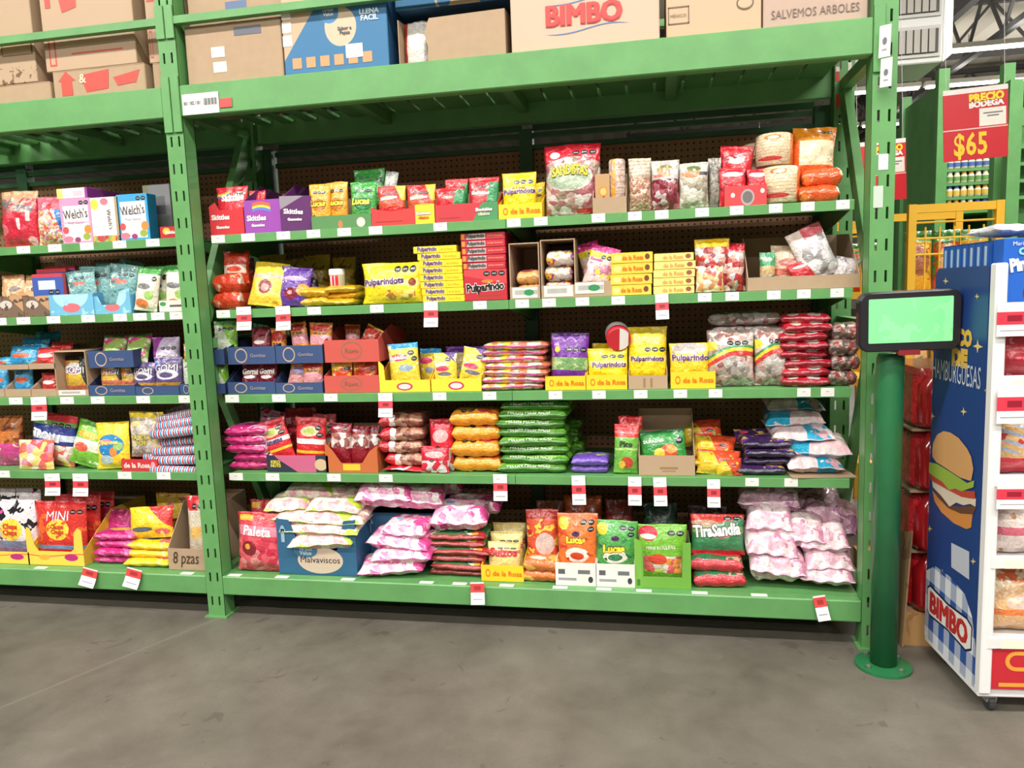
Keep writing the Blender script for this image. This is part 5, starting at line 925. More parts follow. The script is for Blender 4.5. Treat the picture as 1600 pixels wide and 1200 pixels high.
for i, (a, b_, yt, yb_, yy, q) in enumerate(L):
    zc = at((a+b_)/2, (yt+yb_)/2, yy).z; xa = at(a, yt, yy).x; xb = at(b_, yt, yy).x; th = at((a+b_)/2, yt, yy).z-at((a+b_)/2, yb_, yy).z
    nm = ['lowest beside the fruit tape', 'lowest at the deck end', 'second at the deck end', 'second beside the fruit tape', 'third at the deck end', 'lying askew in the middle', 'high beside the fruit tape', 'sloping at the back by the post', 'dusky and topmost by the fruit tape', 'dusky and topmost at the back'][i]
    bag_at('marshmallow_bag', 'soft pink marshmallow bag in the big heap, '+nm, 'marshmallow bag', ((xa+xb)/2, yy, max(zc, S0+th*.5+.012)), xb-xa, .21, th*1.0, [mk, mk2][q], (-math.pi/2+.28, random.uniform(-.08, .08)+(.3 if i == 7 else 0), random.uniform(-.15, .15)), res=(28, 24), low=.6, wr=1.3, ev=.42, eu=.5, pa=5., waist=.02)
# ================================================================ the partly hidden bay
# highest shelf
B('red printed bag with a clear brown top at the start of the bay', -10, 48, 297, S4, film('red_symbols', (206, 44, 66), [('b', .86, 1.1, (190, 150, 110)), ('n', 20, .6, (150, 110, 90), .6, .86), ('v', 40, [(190, 60, 70), (214, 150, 130), (120, 110, 110)], .6, .86), ('e', .12, .3, .2, .1, (226, 110, 120)), ('r', .58, .66, .3, .5, (240, 210, 210)), ('r', .8, .88, .45, .62, (240, 210, 210)), ('e', .86, .1, .1, .08, (236, 180, 180))]), Y=.11, t=.08)
B('bag of tiny mixed sweets with a blue side', 48, 96, 306, S4, film('mixed_beads', (214, 120, 110), [('v', 90, [(220, 90, 90), (226, 170, 150), (190, 150, 160), (236, 200, 120), (240, 230, 220)], 0, .72), ('d', 1, .4, .98, (40, 120, 190)), ('b', .72, 1.1, (206, 90, 110)), ('e', .5, .78, .1, .07, (190, 30, 40))]), Y=.11, t=.07)
fs = [('e', .14, .3, .1, .08, (214, 80, 80)), ('e', .86, .3, .12, .1, (230, 140, 60)), ('e', .8, .14, .12, .08, (150, 170, 70)), ('e', .2, .1, .16, .07, (226, 120, 140)), ('e', .5, .08, .1, .06, (150, 60, 110)), ('s', 2, .62, .17, .9, .045)]
wp = card('fruit_box_pink', (206, 150, 190), [('r', .1, .92, .05, .84, (242, 236, 232)), ('b', .45, .48, (220, 170, 190))]+fs)
wb = card('fruit_box_blue', (60, 160, 214), [('r', .1, .92, .05, .84, (242, 238, 234)), ('r', .2, .8, .56, .58, (120, 150, 200))]+fs)
WT = [("Welch's", .5, .66, .78, (60, 50, 60), {'bold': .03, 'hs': 1.5, 'rot': .06}), ('Fruit Snacks', .5, .46, .5, (150, 120, 150), {'bold': .0})]
C('pink fruit snack box lettered in dark script', 95, 143, 310, S4, wp, card('fruit_side_purple', (120, 40, 120)), Y=.10, d=.2, txt=WT)
C('pink fruit snack box lying on the upright pink box', 88, 136, 294, at(118, 310, .1).z-.0, card('fruit_lid', (232, 206, 220), [('bu', -1, .2, (226, 206, 120)), ('bu', .92, 1.1, (150, 60, 150)), ('r', .55, .85, .2, .7, (206, 190, 200))]), card('fruit_side_purple', (120, 40, 120)), Y=.10, d=.2)
C('white fruit snack box turned so its lettering runs upright', 143, 187, 308, S4, card('fruit_box_side', (238, 232, 226), [('e', .15, .85, .14, .12, (240, 210, 80)), ('e', .5, .9, .14, .08, (226, 120, 140)), ('v', 46, [(220, 170, 70), (190, 70, 80), (150, 170, 80), (240, 220, 190)], -.1, .14), ('bu', .86, 1.1, (170, 150, 120)), ('s', 1, .88, .12, .07, .05)]), card('fruit_side_purple', (120, 40, 120)), Y=.10, d=.22, txt=[("Welch's", .66, .5, .62, (60, 50, 60), {'bold': .03, 'rot': -1.5})])
for i in range(3):
    C(['front', 'middle', 'back'][i]+' blue fruit snack box in a row of three', 184, 232, 303, S4, wb, card('fruit_side_blue', (20, 110, 150), [('r', .2, .8, .6, .9, (120, 150, 160))]), Y=.10+.062*i, d=.058, txt=WT if i == 0 else ())
C('small red sweets box tucked beside the blue fruit boxes', 250, 279, 354, S4, card('small_red', (196, 36, 48), [('e', .35, .6, .2, .3, (236, 190, 60))]), card('red_side', (150, 26, 44)), Y=.10, d=.12, txt=[('Skittles', .6, .5, .6, WHITE, {'bold': .04})])
C('pale box standing at the back behind the blue fruit boxes', 226, 268, 288, S4, card('pale_back_box', (196, 196, 200), [('bu', -1, .2, (190, 190, 150)), ('r', .3, .8, .5, .8, (150, 150, 160))]), card('pale_side', (170, 170, 176)), Y=.35, d=.12)
# second shelf
brt = card('brown_tray_f', (120, 96, 80), [('d', 1, .8, 1.2, (190, 150, 110)), ('e', .34, .6, .24, .2, (206, 196, 186)), ('n', 40, .6, (90, 70, 60))])
tray('brown printed tray of caramel bags at the start of the bay', -4, 36, 463, S3, card('brown_tray_s', (160, 126, 96)), brt, Y=.10, d=.3, hb=.1, sides=.1)
tray('brown printed tray of caramel bags beside the blue tray', 37, 77, 463, S3, card('brown_tray_s', (160, 126, 96)), brt, Y=.10, d=.3, hb=.1, sides=.1)
tanb = film('tan_bag', (206, 160, 116), [('n', 20, .58, (236, 206, 176)), ('e', .7, .3, .2, .14, (120, 100, 96)), ('b', .9, 1.1, (170, 110, 70))])
B('tan caramel bag in the first brown tray', -6, 30, 430, S3+G, tanb, Y=.12, t=.06)
B('tan caramel bag in the second brown tray', 24, 58, 434, S3+G, tanb, Y=.13, t=.06, roll=.15)
ice = card('ice_blue_tray', (110, 180, 214), [('e', .5, 1.0, .4, .7, (170, 214, 230)), ('e', .5, .35, .2, .22, (214, 110, 120)), ('n', 30, .62, (160, 206, 226))])
tray('icy blue tray of striped packs', 77, 146, 460, S3, card('ice_side', (90, 160, 200)), ice, Y=.095, d=.3, hb=.1, sides=.1)
tray('icy blue tray with a gap in front, beside the white bags', 147, 204, 462, S3, card('ice_side', (90, 160, 200)), ice, Y=.10, d=.3, hb=.1, sides=.1, cut=[(1, 1.4), (.72, 1.2), (.6, .5), (.2, .5), (.1, 1), (0, 1)])
bp1 = card('blister_blue', (60, 90, 170), [('r', .15, .8, .1, .48, (170, 150, 120)), ('r', .2, .75, .62, .84, (206, 214, 230)), ('s', 2, .5, .2, .55, .06), ('b', .92, 1.1, (200, 60, 70))])
for i, (a, b_, y, yy) in enumerate(((52, 100, 428, .12), (60, 106, 420, .15), (72, 120, 416, .18))):
    C('blue picture pack in the striped tray, '+['front', 'middle', 'back'][i]+' one', a, b_, y, S3+G, bp1, card('blister_s', (196, 80, 80)), Y=yy, d=.02, name='candy_pack', cat='candy pack')
teal = film('teal_pack', (120, 170, 170), [('s', 3, .3, .2, .66, .06), ('e', .4, .42, .3, .1, (206, 120, 110)), ('n', 26, .6, (80, 130, 130)), ('n', 30, .64, (210, 220, 214))], rough=.22)
for i, (a, b_, y, yy) in enumerate(((104, 150, 424, .12), (122, 172, 416, .15), (142, 190, 412, .18), (160, 206, 416, .13), (170, 208, 410, .22))):
    B('clear teal sweets pack fanned in the icy tray, '+['first', 'second', 'third', 'fourth', 'last']
      [i]+' from the blue packs', a, b_, y, S3+G, teal, Y=yy, t=.03, roll=.08*i-.1)
rwst = pm('red_white_stripes', (232, 226, 222), [('st', 12, 3, .5, (206, 60, 66))], .35)
for i, (a, b_, y) in enumerate(((80, 132, 404), (94, 140, 410), (56, 92, 424))): B('red and white striped stick pack '+['topmost', 'just below the topmost one', 'over the blue packs'][i], a, b_, y, S3+.1, rwst, Y=.26-.02*i, t=.03, pyb=y+16, roll=.03)
wgb = film('white_green_bag', (232, 224, 206), [('b', .84, 1.1, (80, 160, 80)), ('e', .45, .55, .3, .07, (120, 120, 120)), ('e', .4, .16, .3, .1, (226, 130, 70)), ('e', .7, .35, .2, .1, (160, 200, 110)), ('n', 28, .64, (190, 206, 160)), ('s', 1, .74, .2, .74, .06)])
B('white and green bag leaning in front beside the icy tray', 200, 236, 420, S3, wgb, Y=.09, t=.05, lean=.15, roll=.12)
B('white and green bag standing behind the leaning one', 222, 262, 416, S3, wgb, Y=.16, t=.05)
B('white and green bag beside the slotted post', 250, 290, 414, S3, wgb, Y=.11, t=.06, lean=.1)
MB().box(-.06, .06, 0, .1, 0, .045).build('candy_box', card('white_low_box', (232, 226, 214), [('e', .15, .7, .12, .2, (60, 150, 90)), ('r', .4, .85, .4, .6, (90, 90, 90))]), uv=(-.06, .06, 0, .045)); o = [q for q in bpy.data.objects if q.name.startswith('candy_box')][-1]; o.location = (at(268, 470, .09).x, .092, S3+.001); tag(o, 'low white box in front of the white and green bags', 'candy box')
# middle shelf
tray('brown tray of blue gummy bags, lower one at the start of the bay', 8, 48, 608, S2, KR, KR, Y=.10, d=.3, hb=.11, sides=.11)
tray('brown tray of red gummy bags, lower one', 49, 88, 608, S2, KR, KR, Y=.10, d=.3, hb=.11, sides=.11)
tray('brown tray cut by the picture edge, lower one', -30, 7, 608, S2, KR, KR, Y=.10, d=.3, hb=.11, sides=.11)
zu = S2+.118
tray('brown tray of blue gummy bags, upper one', -2, 44, 570, zu, KR, KR, Y=.10, d=.3, hb=.09, sides=.06)
tray('brown tray of red gummy bags, upper one', 45, 86, 568, zu, KR, KR, Y=.10, d=.3, hb=.09, sides=.06)
blg = film('blue_gummy', (50, 150, 200), [('e', .5, .4, .34, .14, (206, 100, 70)), ('n', 24, .6, (110, 190, 220)), ('b', .9, 1.1, (30, 110, 170)), ('s', 2, .2, .2, .7, .06)])
rdg = film('red_gummy', (206, 60, 60), [('e', .5, .4, .34, .14, (232, 214, 210)), ('n', 24, .62, (230, 150, 140)), ('b', .9, 1.1, (180, 40, 44))])
B('blue gummy bag in the lower brown tray', 16, 46, 574, S2+G, blg, Y=.13, t=.04)
B('red gummy bag in the lower brown tray', 60, 88, 584, S2+G, rdg, Y=.13, t=.04)
B('blue gummy bag at the start of the bay in the cut tray', -20, 8, 576, S2+G, blg, Y=.12, t=.04)
for i, (a, b_, y, yy) in enumerate(((4, 50, 542, .12), (20, 64, 530, .18), (40, 80, 520, .25), (-20, 14, 560, .12))): B('blue gummy bag in the upper brown tray, '+['front', 'middle', 'back', 'drooping'][i]+' one', a, b_, y, zu+G, blg, Y=yy, t=.05, lean=.3)
for i, (a, b_, y, yy) in enumerate(((48, 84, 545, .12), (66, 104, 536, .2))): B('red gummy bag in the upper brown tray, '+['front', 'back'][i]+' one', a, b_, y, zu+G, rdg, Y=yy, t=.05, lean=.25)
o = open_carton('brown and navy carton open in front with a gummy bag', 86, 136, 549, S2, .10, .3, False, .14)
gom = film('gomi_bag', (206, 170, 60), [('e', .5, .66, .42, .16, (240, 238, 236)), ('e', .5, .62, .3, .1, (110, 90, 130)), ('n', 24, .58, (226, 130, 60)), ('b', .88, 1.1, (40, 36, 40)), ('d', 1, .4, 1.02, (50, 60, 50)), ('b', 0, .2, (196, 110, 90))])
GT = [('GOMI', .5, .62, .8, WHITE, {'bold': .06, 'outline': ((60, 50, 80), .05)})]
B('yellow gummy bag in the brown and navy carton', 95, 132, 558, S2+.006, gom, Y=.13, t=.045, txt=GT)
tray('navy tray of yellow gummy bags, lower one', 138, 211, 602, S2, navy, navyf, Y=.10, d=.3, hb=.115, sides=.116, txt=NTX)
tray('navy tray of green and pink gummy bags, upper one', 138, 208, 548, zu+.0, navy, navyf, Y=.10, d=.3, hb=.08, txt=NTX)
B('yellow gummy bag in the lower navy tray', 152, 186, 570, S2+G, gom, Y=.12, t=.04, txt=GT)
B('yellow gummy bag turned in the lower navy tray', 186, 208, 572, S2+G, gom, Y=.13, t=.04, yaw=.3)
gpk = film('green_pink_gummy', (150, 180, 90), [('n', 20, .58, (214, 60, 140)), ('n', 26, .62, (226, 220, 206)), ('b', .85, 1.1, (70, 100, 50))])
B('green and pink gummy bag leaning in the upper navy tray', 146, 184, 526, zu+G, gpk, Y=.13, t=.05, lean=.4)
B('green and pink gummy bag beside it in the upper navy tray', 184, 222, 524, zu+G, gpk, Y=.13, t=.05, lean=.4)
tray('navy tray of purple gummy bags', 212, 280, 604, S2, navy, navyf, Y=.10, d=.3, hb=.1, sides=.09)
pgm = film('purple_gomi', (96, 80, 130), [('e', .5, .4, .42, .18, (226, 222, 232)), ('e', .5, .38, .26, .1, (90, 80, 120)), ('s', 3, .36, .19, .72, .06), ('e', .14, .78, .14, .08, (50, 110, 180)), ('n', 24, .64, (170, 150, 190)), ('b', 0, .12, (200, 150, 60))])
B('purple gummy bag in the navy tray beside the yellow ones', 203, 238, 568, S2+G, pgm, Y=.12, t=.045, txt=GT)
B('purple gummy bag in the navy tray beside the post', 236, 280, 560, S2+G, pgm, Y=.12, t=.045, txt=GT)
B('lilac gummy bag piled above the navy tray', 232, 276, 528, S2+.11, film('lilac_gomi', (196, 180, 210), [('e', .5, .3, .42, .16, (236, 230, 240)), ('d', -1, .3, -.1, (150, 60, 150)), ('s', 3, .4, .18, .62, .06)]), Y=.16, t=.05, txt=[('GOMI', .6, .3, .7, WHITE, {'bold': .06, 'outline': ((90, 70, 120), .05)})])
tray('navy tray half behind the post, lower one', 281, 316, 600, S2, navy, navyf, Y=.10, d=.28, hb=.11, sides=.116)
B('green gummy bag in the half hidden tray', 281, 312, 562, S2+G, gw, Y=.12, t=.04, txt=GT)
B('yellow gummy bag above the half hidden tray', 282, 312, 534, zu+G, gom, Y=.13, t=.04)
# second shelf from the bottom
B('orange and brown bag at the start of the bay', -14, 26, 652, S1, film('orange_brown', (190, 110, 50), [('n', 20, .56, (120, 60, 40)), ('b', 0, .45, (206, 70, 140)), ('n', 24, .6, (230, 190, 180), 0, .45)]), Y=.14, t=.07)
trl = film('blue_red_bag', (40, 56, 130), [('b', .86, 1.1, (206, 50, 60)), ('b', .78, .86, (110, 170, 80)), ('b', .5, .62, (206, 214, 230)), ('v', 36, [(226, 110, 90), (240, 210, 90), (220, 150, 170), (90, 130, 190), (240, 226, 210)], 0, .42), ('s', 3, .5, .14, .8, .04)])
B('blue gummy bag with a red and green top', 34, 104, 652, S1, trl, Y=.12, t=.07, roll=.14, txt=[('TROLLI', .42, .58, .62, (236, 240, 246), {'bold': .06, 'rot': -.1})])
B('clear bag of mixed fruit gummies in front of the blue bag', 22, 78, 690, S1, film('mixed_clear', (226, 180, 150), [('v', 30, [(226, 110, 90), (240, 210, 120), (220, 150, 170), (236, 226, 210), (230, 90, 100)])], rough=.22), Y=.085, t=.03, lean=.15, txt=())
gpo = film('green_pouch', (120, 186, 60), [('b', .36, .6, (226, 226, 200)), ('e', .45, .7, .34, .08, (214, 170, 60)), ('e', .4, .42, .22, .1, (214, 90, 70)), ('b', .9, 1.1, (90, 160, 50)), ('n', 24, .62, (220, 236, 200), 0, .3), ('r', .7, 1, .92, 1.1, (60, 50, 120))])
B('bright green pouch with a melon picture', 96, 146, 668, S1, gpo, Y=.09, t=.06, lean=.2, roll=.26)
B('yellow bag with a blue cartoon cloud panel', 144, 196, 664, S1, film('yellow_blue', (240, 206, 50), [('e', .5, .5, .4, .24, (40, 130, 190)), ('e', .36, .58, .2, .06, (226, 130, 150)), ('e', .6, .36, .12, .1, (226, 140, 70)), ('e', .75, .48, .14, .09, (150, 190, 120)), ('e', .36, .2, .2, .1, (180, 200, 200)), ('n', 26, .66, (250, 226, 120))]), Y=.09, t=.05, lean=.12, roll=-.04, txt=[('Tiburones', .45, .57, .6, (246, 220, 110), {'bold': .04})])
B('clear bag with a yellow top of small lollipops', 196, 250, 646, S1+.05, film('pop_bag', (196, 186, 176), [('b', .86, 1.1, (240, 210, 50)), ('n', 30, .58, (150, 140, 134)), ('v', 40, [(206, 200, 190), (170, 160, 150), (226, 200, 140)], .1, .8)], rough=.2), Y=.11, t=.05, txt=[('PALETA\nPOP', .42, .38, .6, (206, 190, 80), {'bold': .04, 'outline': ((90, 90, 110), .05)})])
tray('red lettered tray under the small lollipops bag', 190, 246, 718, S1, card('red_card', (196, 44, 52)), card('red_rosa', (200, 48, 56), [('e', .88, .5, .06, .3, (226, 160, 160))]), Y=.09, d=.2, hb=.07, txt=[('de la Rosa', .44, .5, .72, (240, 210, 200), {'bold': .04})])
strp = pm('striped_stick', (236, 230, 230), [('sp', 10, 0, .34, (206, 56, 76)), ('sp', 10, .55, .34, (50, 150, 200))], .3, .3, .2)
SX = [(236, 312, 726, -.05), (234, 312, 712, .04), (240, 314, 698, .1), (230, 310, 686, .16), (236, 312, 672, .2), (244, 312, 660, .28), (250, 312, 648, .34), (226, 300, 706, .1)]
for i, (a, b_, y, an) in enumerate(SX):
    p0 = at(a, y+8, .10+.014*(i % 4)); p1 = at(b_, y+8-(b_-a)*math.tan(an)*.6, .11+.014*(i % 4)); L_ = (p1-p0).length
    mb = MB(); mb.lathe([(.008, 0), (.02, .004), (.02, L_-.004), (.008, L_)], 12)
    o = mb.build('striped_stick', strp, None, uv=(-.02, .02, 0, L_), smooth=True); o.location = p0; o.rotation_euler = (p1-p0).to_track_quat('Z', 'Y').to_euler()
    tag(o, 'thick candy stick striped blue, white and red in a pile beside the post', 'candy stick', 'pile of striped candy sticks')
B('pink and white striped bag above the pile of candy sticks', 262, 312, 640, S1+.12, film('pink_stripe', (226, 160, 176), [('st', 6, 4, .4, (200, 206, 226)), ('n', 24, .62, (240, 226, 230))]), Y=.2, t=.06, roll=-.3)
# bottom deck
cow = film('cow_bag', (226, 214, 218), [('n', 16, .57, (30, 26, 30)), ('e', .45, .42, .28, .22, (240, 206, 70)), ('b', .04, .2, (120, 130, 160)), ('n', 20, .66, (210, 80, 150)), ('b', -.1, .04, (150, 110, 150))])
yl2 = card('yellow_tray2', (240, 206, 80), [('w', .7, .78, (226, 110, 60), 5, 0, .1), ('e', .78, .6, .12, .26, (190, 40, 120)), ('e', .3, .55, .1, .2, (240, 170, 60))])
tray('yellow tray of cow patterned lollipop bags', -40, 46, 862, S0, card('yellow_card', (236, 184, 30)), yl2, Y=.05, d=.36, hb=.14, sides=.15)
B('cow patterned lollipop bag with a yellow emblem', -16, 50, 786, S0+G, cow, Y=.08, t=.06, name='lollipop_bag', cat='lollipop bag', txt=[('Chupa\nChups', .45, .42, .36, (206, 60, 40), {'bold': .04})])
B('cow patterned lollipop bag behind the yellow emblem one', -10, 56, 768, S0+G, film('cow_bag_b', (220, 208, 212), [('n', 18, .55, (30, 26, 30)), ('n', 20, .66, (210, 80, 150))]), Y=.17, t=.06, name='lollipop_bag', cat='lollipop bag')
mini = film('mini_bag', (206, 50, 44), [('e', .5, .42, .22, .22, (240, 206, 70)), ('n', 20, .58, (226, 100, 40), 0, .75), ('s', 2, .72, .12, .78, .045), ('b', .02, .1, (110, 150, 190)), ('b', .93, 1.1, (180, 30, 40))])
tray('yellow tray with rounded ears holding a red mini lollipop bag', 44, 131, 862, S0, card('yellow_side2', (226, 180, 60)), yl2, Y=.05, d=.42, hb=.2, sides=.2, cut=[(1, 1), (1, 2.5), (.93, 2.7), (.87, 2.4), (.84, 1.2), (.78, 1.0), (.2, 1.0), (.14, 1.4), (.08, 2.6), (.03, 2.7), (0, 2.4)])
B('red lollipop bag with white lettering and a yellow emblem', 46, 128, 788, S0+G, mini, Y=.075, t=.06, name='lollipop_bag', cat='lollipop bag', res=(22, 22), txt=[('MINI', .5, .7, .42, (206, 220, 236), {'bold': .07}), ('Chupa\nChups', .5, .42, .26, (206, 60, 40), {'bold': .04})])
for i, (a, b_, y, yy) in enumerate(((78, 150, 778, .16), (100, 172, 772, .24))): B('red lollipop bag in the row behind the lettered one, '+['nearer', 'farther']
      [i]+' of the two', a, b_, y, S0+G, mini, Y=yy, t=.06, name='lollipop_bag', cat='lollipop bag')
mg = film('magenta_yellow', (196, 40, 120), [('n', 18, .58, (226, 110, 170)), ('e', .55, .3, .34, .08, (226, 190, 60)), ('b', .9, 1.1, (160, 30, 90))])
stack('magenta sweets bag in the heap beside the yellow tray', 138, 196, 836, S0, 4, mg, Y=.07, depth=.22, squash=1.3, jit=.02)
B('magenta sweets bag standing behind the heap', 156, 200, 800, S0, mg, Y=.2, t=.06)
yrb = film('yellow_red_bag', (240, 200, 44), [('d', 1, .8, 1.24, (214, 50, 50)), ('e', .35, .3, .26, .08, (90, 100, 110)), ('e', .8, .2, .16, .1, (226, 110, 110)), ('n', 24, .66, (250, 226, 120))])
stack('yellow and red sweets bag beside the brown lettered carton', 196, 266, 852, S0, 3, yrb, Y=.06, depth=.2, squash=1.25, jit=.015)
B('yellow and red sweets bag standing on the yellow stack', 194, 264, 800, S0+.1, yrb, Y=.10, t=.06, lean=.2, roll=-.08)
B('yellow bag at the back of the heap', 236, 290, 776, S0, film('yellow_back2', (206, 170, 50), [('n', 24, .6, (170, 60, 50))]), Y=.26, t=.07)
tray('brown carton with handwriting beside the post', 263, 330, 858, S0, KR, KR, Y=.05, d=.3, hb=.27, sides=.26, name='open_carton', cat='carton', txt=[('8 pzas', .42, .5, .6, (70, 50, 44), {'bold': .0, 'shear': .2, 'hs': 1.5})])
B('clear bag with a red top in the handwritten carton', 286, 330, 780, S0+G, film('red_top_clear', (214, 200, 176), [('b', .72, 1.1, (206, 44, 54)), ('s', 3, .2, .22, .8, .05), ('e', .45, .3, .3, .12, (226, 180, 100)), ('n', 26, .62, (190, 190, 180))], rough=.22), Y=.075, t=.06)
# ================================================================ bollard and price checker at the rack end
DG = green_paint('dark_green_paint', (34, 112, 66), .35)
bx = at(1385, 840, -.12).x
bol = empty('bollard', (bx, -.118, 0)); tag(bol, 'dark green steel guard bollard bolted to the floor at the rack end', 'bollard')
MB().lathe([(.041, .012), (.041, 1.03), (.036, 1.045)], 28).build('pole', DG, bol, smooth=True)
MB().lathe([(.087, 0), (.087, .009), (.05, .014)], 28).build('flange', DG, bol)
for k in range(4):
    a = .6+k*math.pi/2; MB().lathe([(.008, 0), (.008, .01), (.004, .013)], 6, c=(.068*math.cos(a), .068*math.sin(a), .0105)).build('bolt', plain((90, 110, 90)), bol)
def rrect(w, h, r, n=5):
    P = []
    for cx, cz, a0 in ((w/2-r, h/2-r, 0), (-w/2+r, h/2-r, 90), (-w/2+r, -h/2+r, 180), (w/2-r, -h/2+r, 270)):
        for i in range(n+1): a = math.radians(a0+90*i/n); P.append((cx+r*math.cos(a), cz+r*math.sin(a)))
    return P
def slab(P, y0, y1, name, mat, parent, inset=0.):
    n = len(P); mb = MB(); s = 1-inset
    mb.add([(x*s, y0, z*s) for x, z in P]+[(x, y0+min(.006, (y1-y0)/2), z) for x, z in P]+[(x, y1, z) for x, z in P],
           [tuple(range(n)), tuple(range(2*n, 3*n))[::-1]]+[(i, (i+1) % n, n+(i+1) % n, n+i) for i in range(n)]+[(n+i, n+(i+1) % n, 2*n+(i+1) % n, 2*n+i) for i in range(n)])
    return mb.build(name, mat, parent)
pa = at(1343, 500, -.21); pb = at(1503, 500, -.21); pt = at(1420, 455, -.21).z; pbm = at(1420, 549, -.21).z
W_, H_ = pb.x-pa.x, pt-pbm
pc = empty('price_checker', ((pa.x+pb.x)/2, -.21, (pt+pbm)/2)); tag(pc, 'black price checker with a glowing green screen mounted on the bollard', 'price checker'); pc.rotation_euler = (.05, -.02, -.05)
slab(rrect(W_, H_, .03), 0, .045, 'housing', plain((34, 32, 38), .35), pc, .04)
sx0, sx1 = at(1358, 500, -.21).x-pc.location.x, at(1488, 500, -.21).x-pc.location.x; sz1, sz0 = at(1420, 465, -.21).z-pc.location.z, at(1420, 535, -.21).z-pc.location.z
sc = slab([(x+(sx0+sx1)/2, z+(sz0+sz1)/2) for x, z in rrect(sx1-sx0, sz1-sz0, .003, 2)], -.002, .001, 'screen', pm('lit_screen', (120, 206, 138), [('n', 14, .56, (132, 214, 148))], .3, emit=.5), pc)
MB().box(-.03, .03, .045, .09, -.09, .04).build('bracket', plain((60, 62, 64), .4), pc)
MB().box(-.03, .03, .0, .035, -H_/2-.012, -H_/2+.004).build('scanner_window', plain((140, 40, 46), .2), pc)

# ================================================================ bread display stand
rz = .072; P0 = Vector((2.662, -.386, 0)); XA = Vector((math.cos(rz), math.sin(rz), 0)); YA = Vector((-math.sin(rz), math.cos(rz), 0))
ds = empty('display_stand', P0, rz); tag(ds, 'white wheeled bread display stand with a blue burger side panel', 'display stand')
WH = plain((232, 232, 232), .35); DEP, WID, TOPZ = .365, .62, 1.305
def onp(px, py):
    d = ray(px, py); t = (P0-CAM).dot(XA)/d.dot(XA); p = CAM+d*t-P0; return p.dot(YA), p.z
sp_ = MB().prism([(.02, .07), (DEP, .07), (DEP, TOPZ-.02), (DEP-.02, TOPZ), (.03, TOPZ)], 0, .012).build('side_panel', pm('panel_blue', (32, 62, 128), [], .35), ds); sp_['label'] = 'blue printed side panel with a burger picture'
MB().prism([(.0, .07), (DEP, .07), (DEP, TOPZ), (0, TOPZ)], WID-.012, WID).build('side_panel', plain((32, 62, 128), .35), ds)
for x in (0, WID-.03): MB().box(x-.002, x+.03, -.012, .022, .07, TOPZ+.005).build('front_post', WH, ds, bevel=.004)
MB().box(.012, WID-.012, DEP-.01, DEP, .09, TOPZ).build('back_panel', WH, ds)
MB().box(-.001, WID+.001, 0, DEP, .055, .085).build('base_frame', WH, ds, bevel=.004)
hp = MB().box(.03, WID-.03, -.008, .0, .086, .217).build('front_panel', pm('stand_red', (196, 40, 52), [], .4), ds)
pts = []
for i in range(13): a = math.pi/2+math.pi*i/12; pts.append((.095+.024*math.cos(a), .172+.024*math.sin(a)))
def ribbon(P, w, name, mat, parent):
    mb = MB()
    for i in range(len(P)-1):
        (x0, z0), (x1, z1) = P[i], P[i+1]; d = Vector((x1-x0, z1-z0)).normalized(); nx, nz = -d.y*w/2, d.x*w/2
        mb.add([(x0+nx, -.0092, z0+nz), (x0-nx, -.0092, z0-nz), (x1-nx, -.0092, z1-nz), (x1+nx, -.0092, z1+nz)], [(0, 1, 2, 3)])
    return mb.build(name, mat, parent)
S_ = [(.24, .196)]+pts+[(.2, .148)]+[(.2+.024*math.cos(math.pi/2-math.pi*i/12), .124+.024*math.sin(math.pi/2-math.pi*i/12)) for i in range(13)]+[(.05, .1)]
ribbon(S_, .012, 'print_mark', plain((236, 160, 60)), hp)
SHZ = (1.13, .985, .705, .467, .228)
STRIP = pm('shelf_strip', (230, 230, 228), [('d', 1, -.9, .03, (40, 70, 150)), ('r', .06, .17, -.1, 1.1, (240, 236, 214)), ('r', .18, .5, .15, .6, (140, 170, 210)), ('b', .7, 1.1, (232, 232, 230))], .4)
for z in SHZ:
    sh = MB().box(.014, WID-.014, 0, DEP-.01, z-.012, z).build('shelf', WH, ds)
    MB().box(.014, WID-.014, -.014, -.0, z-.016, z+.016).build('price_strip', STRIP, sh, uv=(.014, WID-.014, z-.016, z+.016))
for x in (.05, WID-.05):
    for y in (.03, DEP-.05):
        cs = MB().prism([(y-.012, .056), (y+.03, .056), (y+.02, .026), (y-.004, .026)], x-.014, x+.014).build('caster', plain((150, 150, 150), .3), ds)
        MB().tube((x-.009, y+.006, .023), (x+.009, y+.006, .023), .0225, 16).build('wheel', plain((60, 60, 62), .5), cs)
# side panel print
def ppoly(pts, c, off, name='print_mark', crop=None, mat=None):
    if crop: pts = [(crop[0]+x/crop[2], crop[1]+y/crop[2]) for x, y in pts]
    q = [onp(*p) for p in pts]; q = [(min(max(y, .022), DEP), z) for y, z in q]
    bm = bmesh.new(); vs = [bm.verts.new((-off, y, z)) for y, z in q]; bm.faces.new(vs); bmesh.ops.triangulate(bm, faces=bm.faces)
    me = bpy.data.meshes.new(name); bm.to_mesh(me); bm.free(); me.materials.append(mat or plain(c, .4)); o = bpy.data.objects.new(name, me); COL.objects.link(o); o.parent = sp_; return o
cr = (1400, 640, 4.615)
ppoly([(265,580),(310,640),(400,720),(480,750),(555,755),(545,850),(510,862),(420,820),(330,740),(280,660)], (214, 140, 70), .0012, crop=cr)
ppoly([(270,540),(300,570),(370,690),(480,700),(590,690),(560,755),(470,750),(380,710),(300,630)], (104, 66, 52), .0016, crop=cr)
ppoly([(262,500),(330,530),(420,590),(530,640),(582,640),(578,700),(540,680),(490,690),(440,670),(390,700),(330,620),(270,560)], (222, 206, 186), .002, crop=cr)
ppoly([(250,460),(330,510),(440,580),(574,590),(578,645),(480,630),(380,580),(258,510)], (190, 70, 56), .0024, crop=cr)
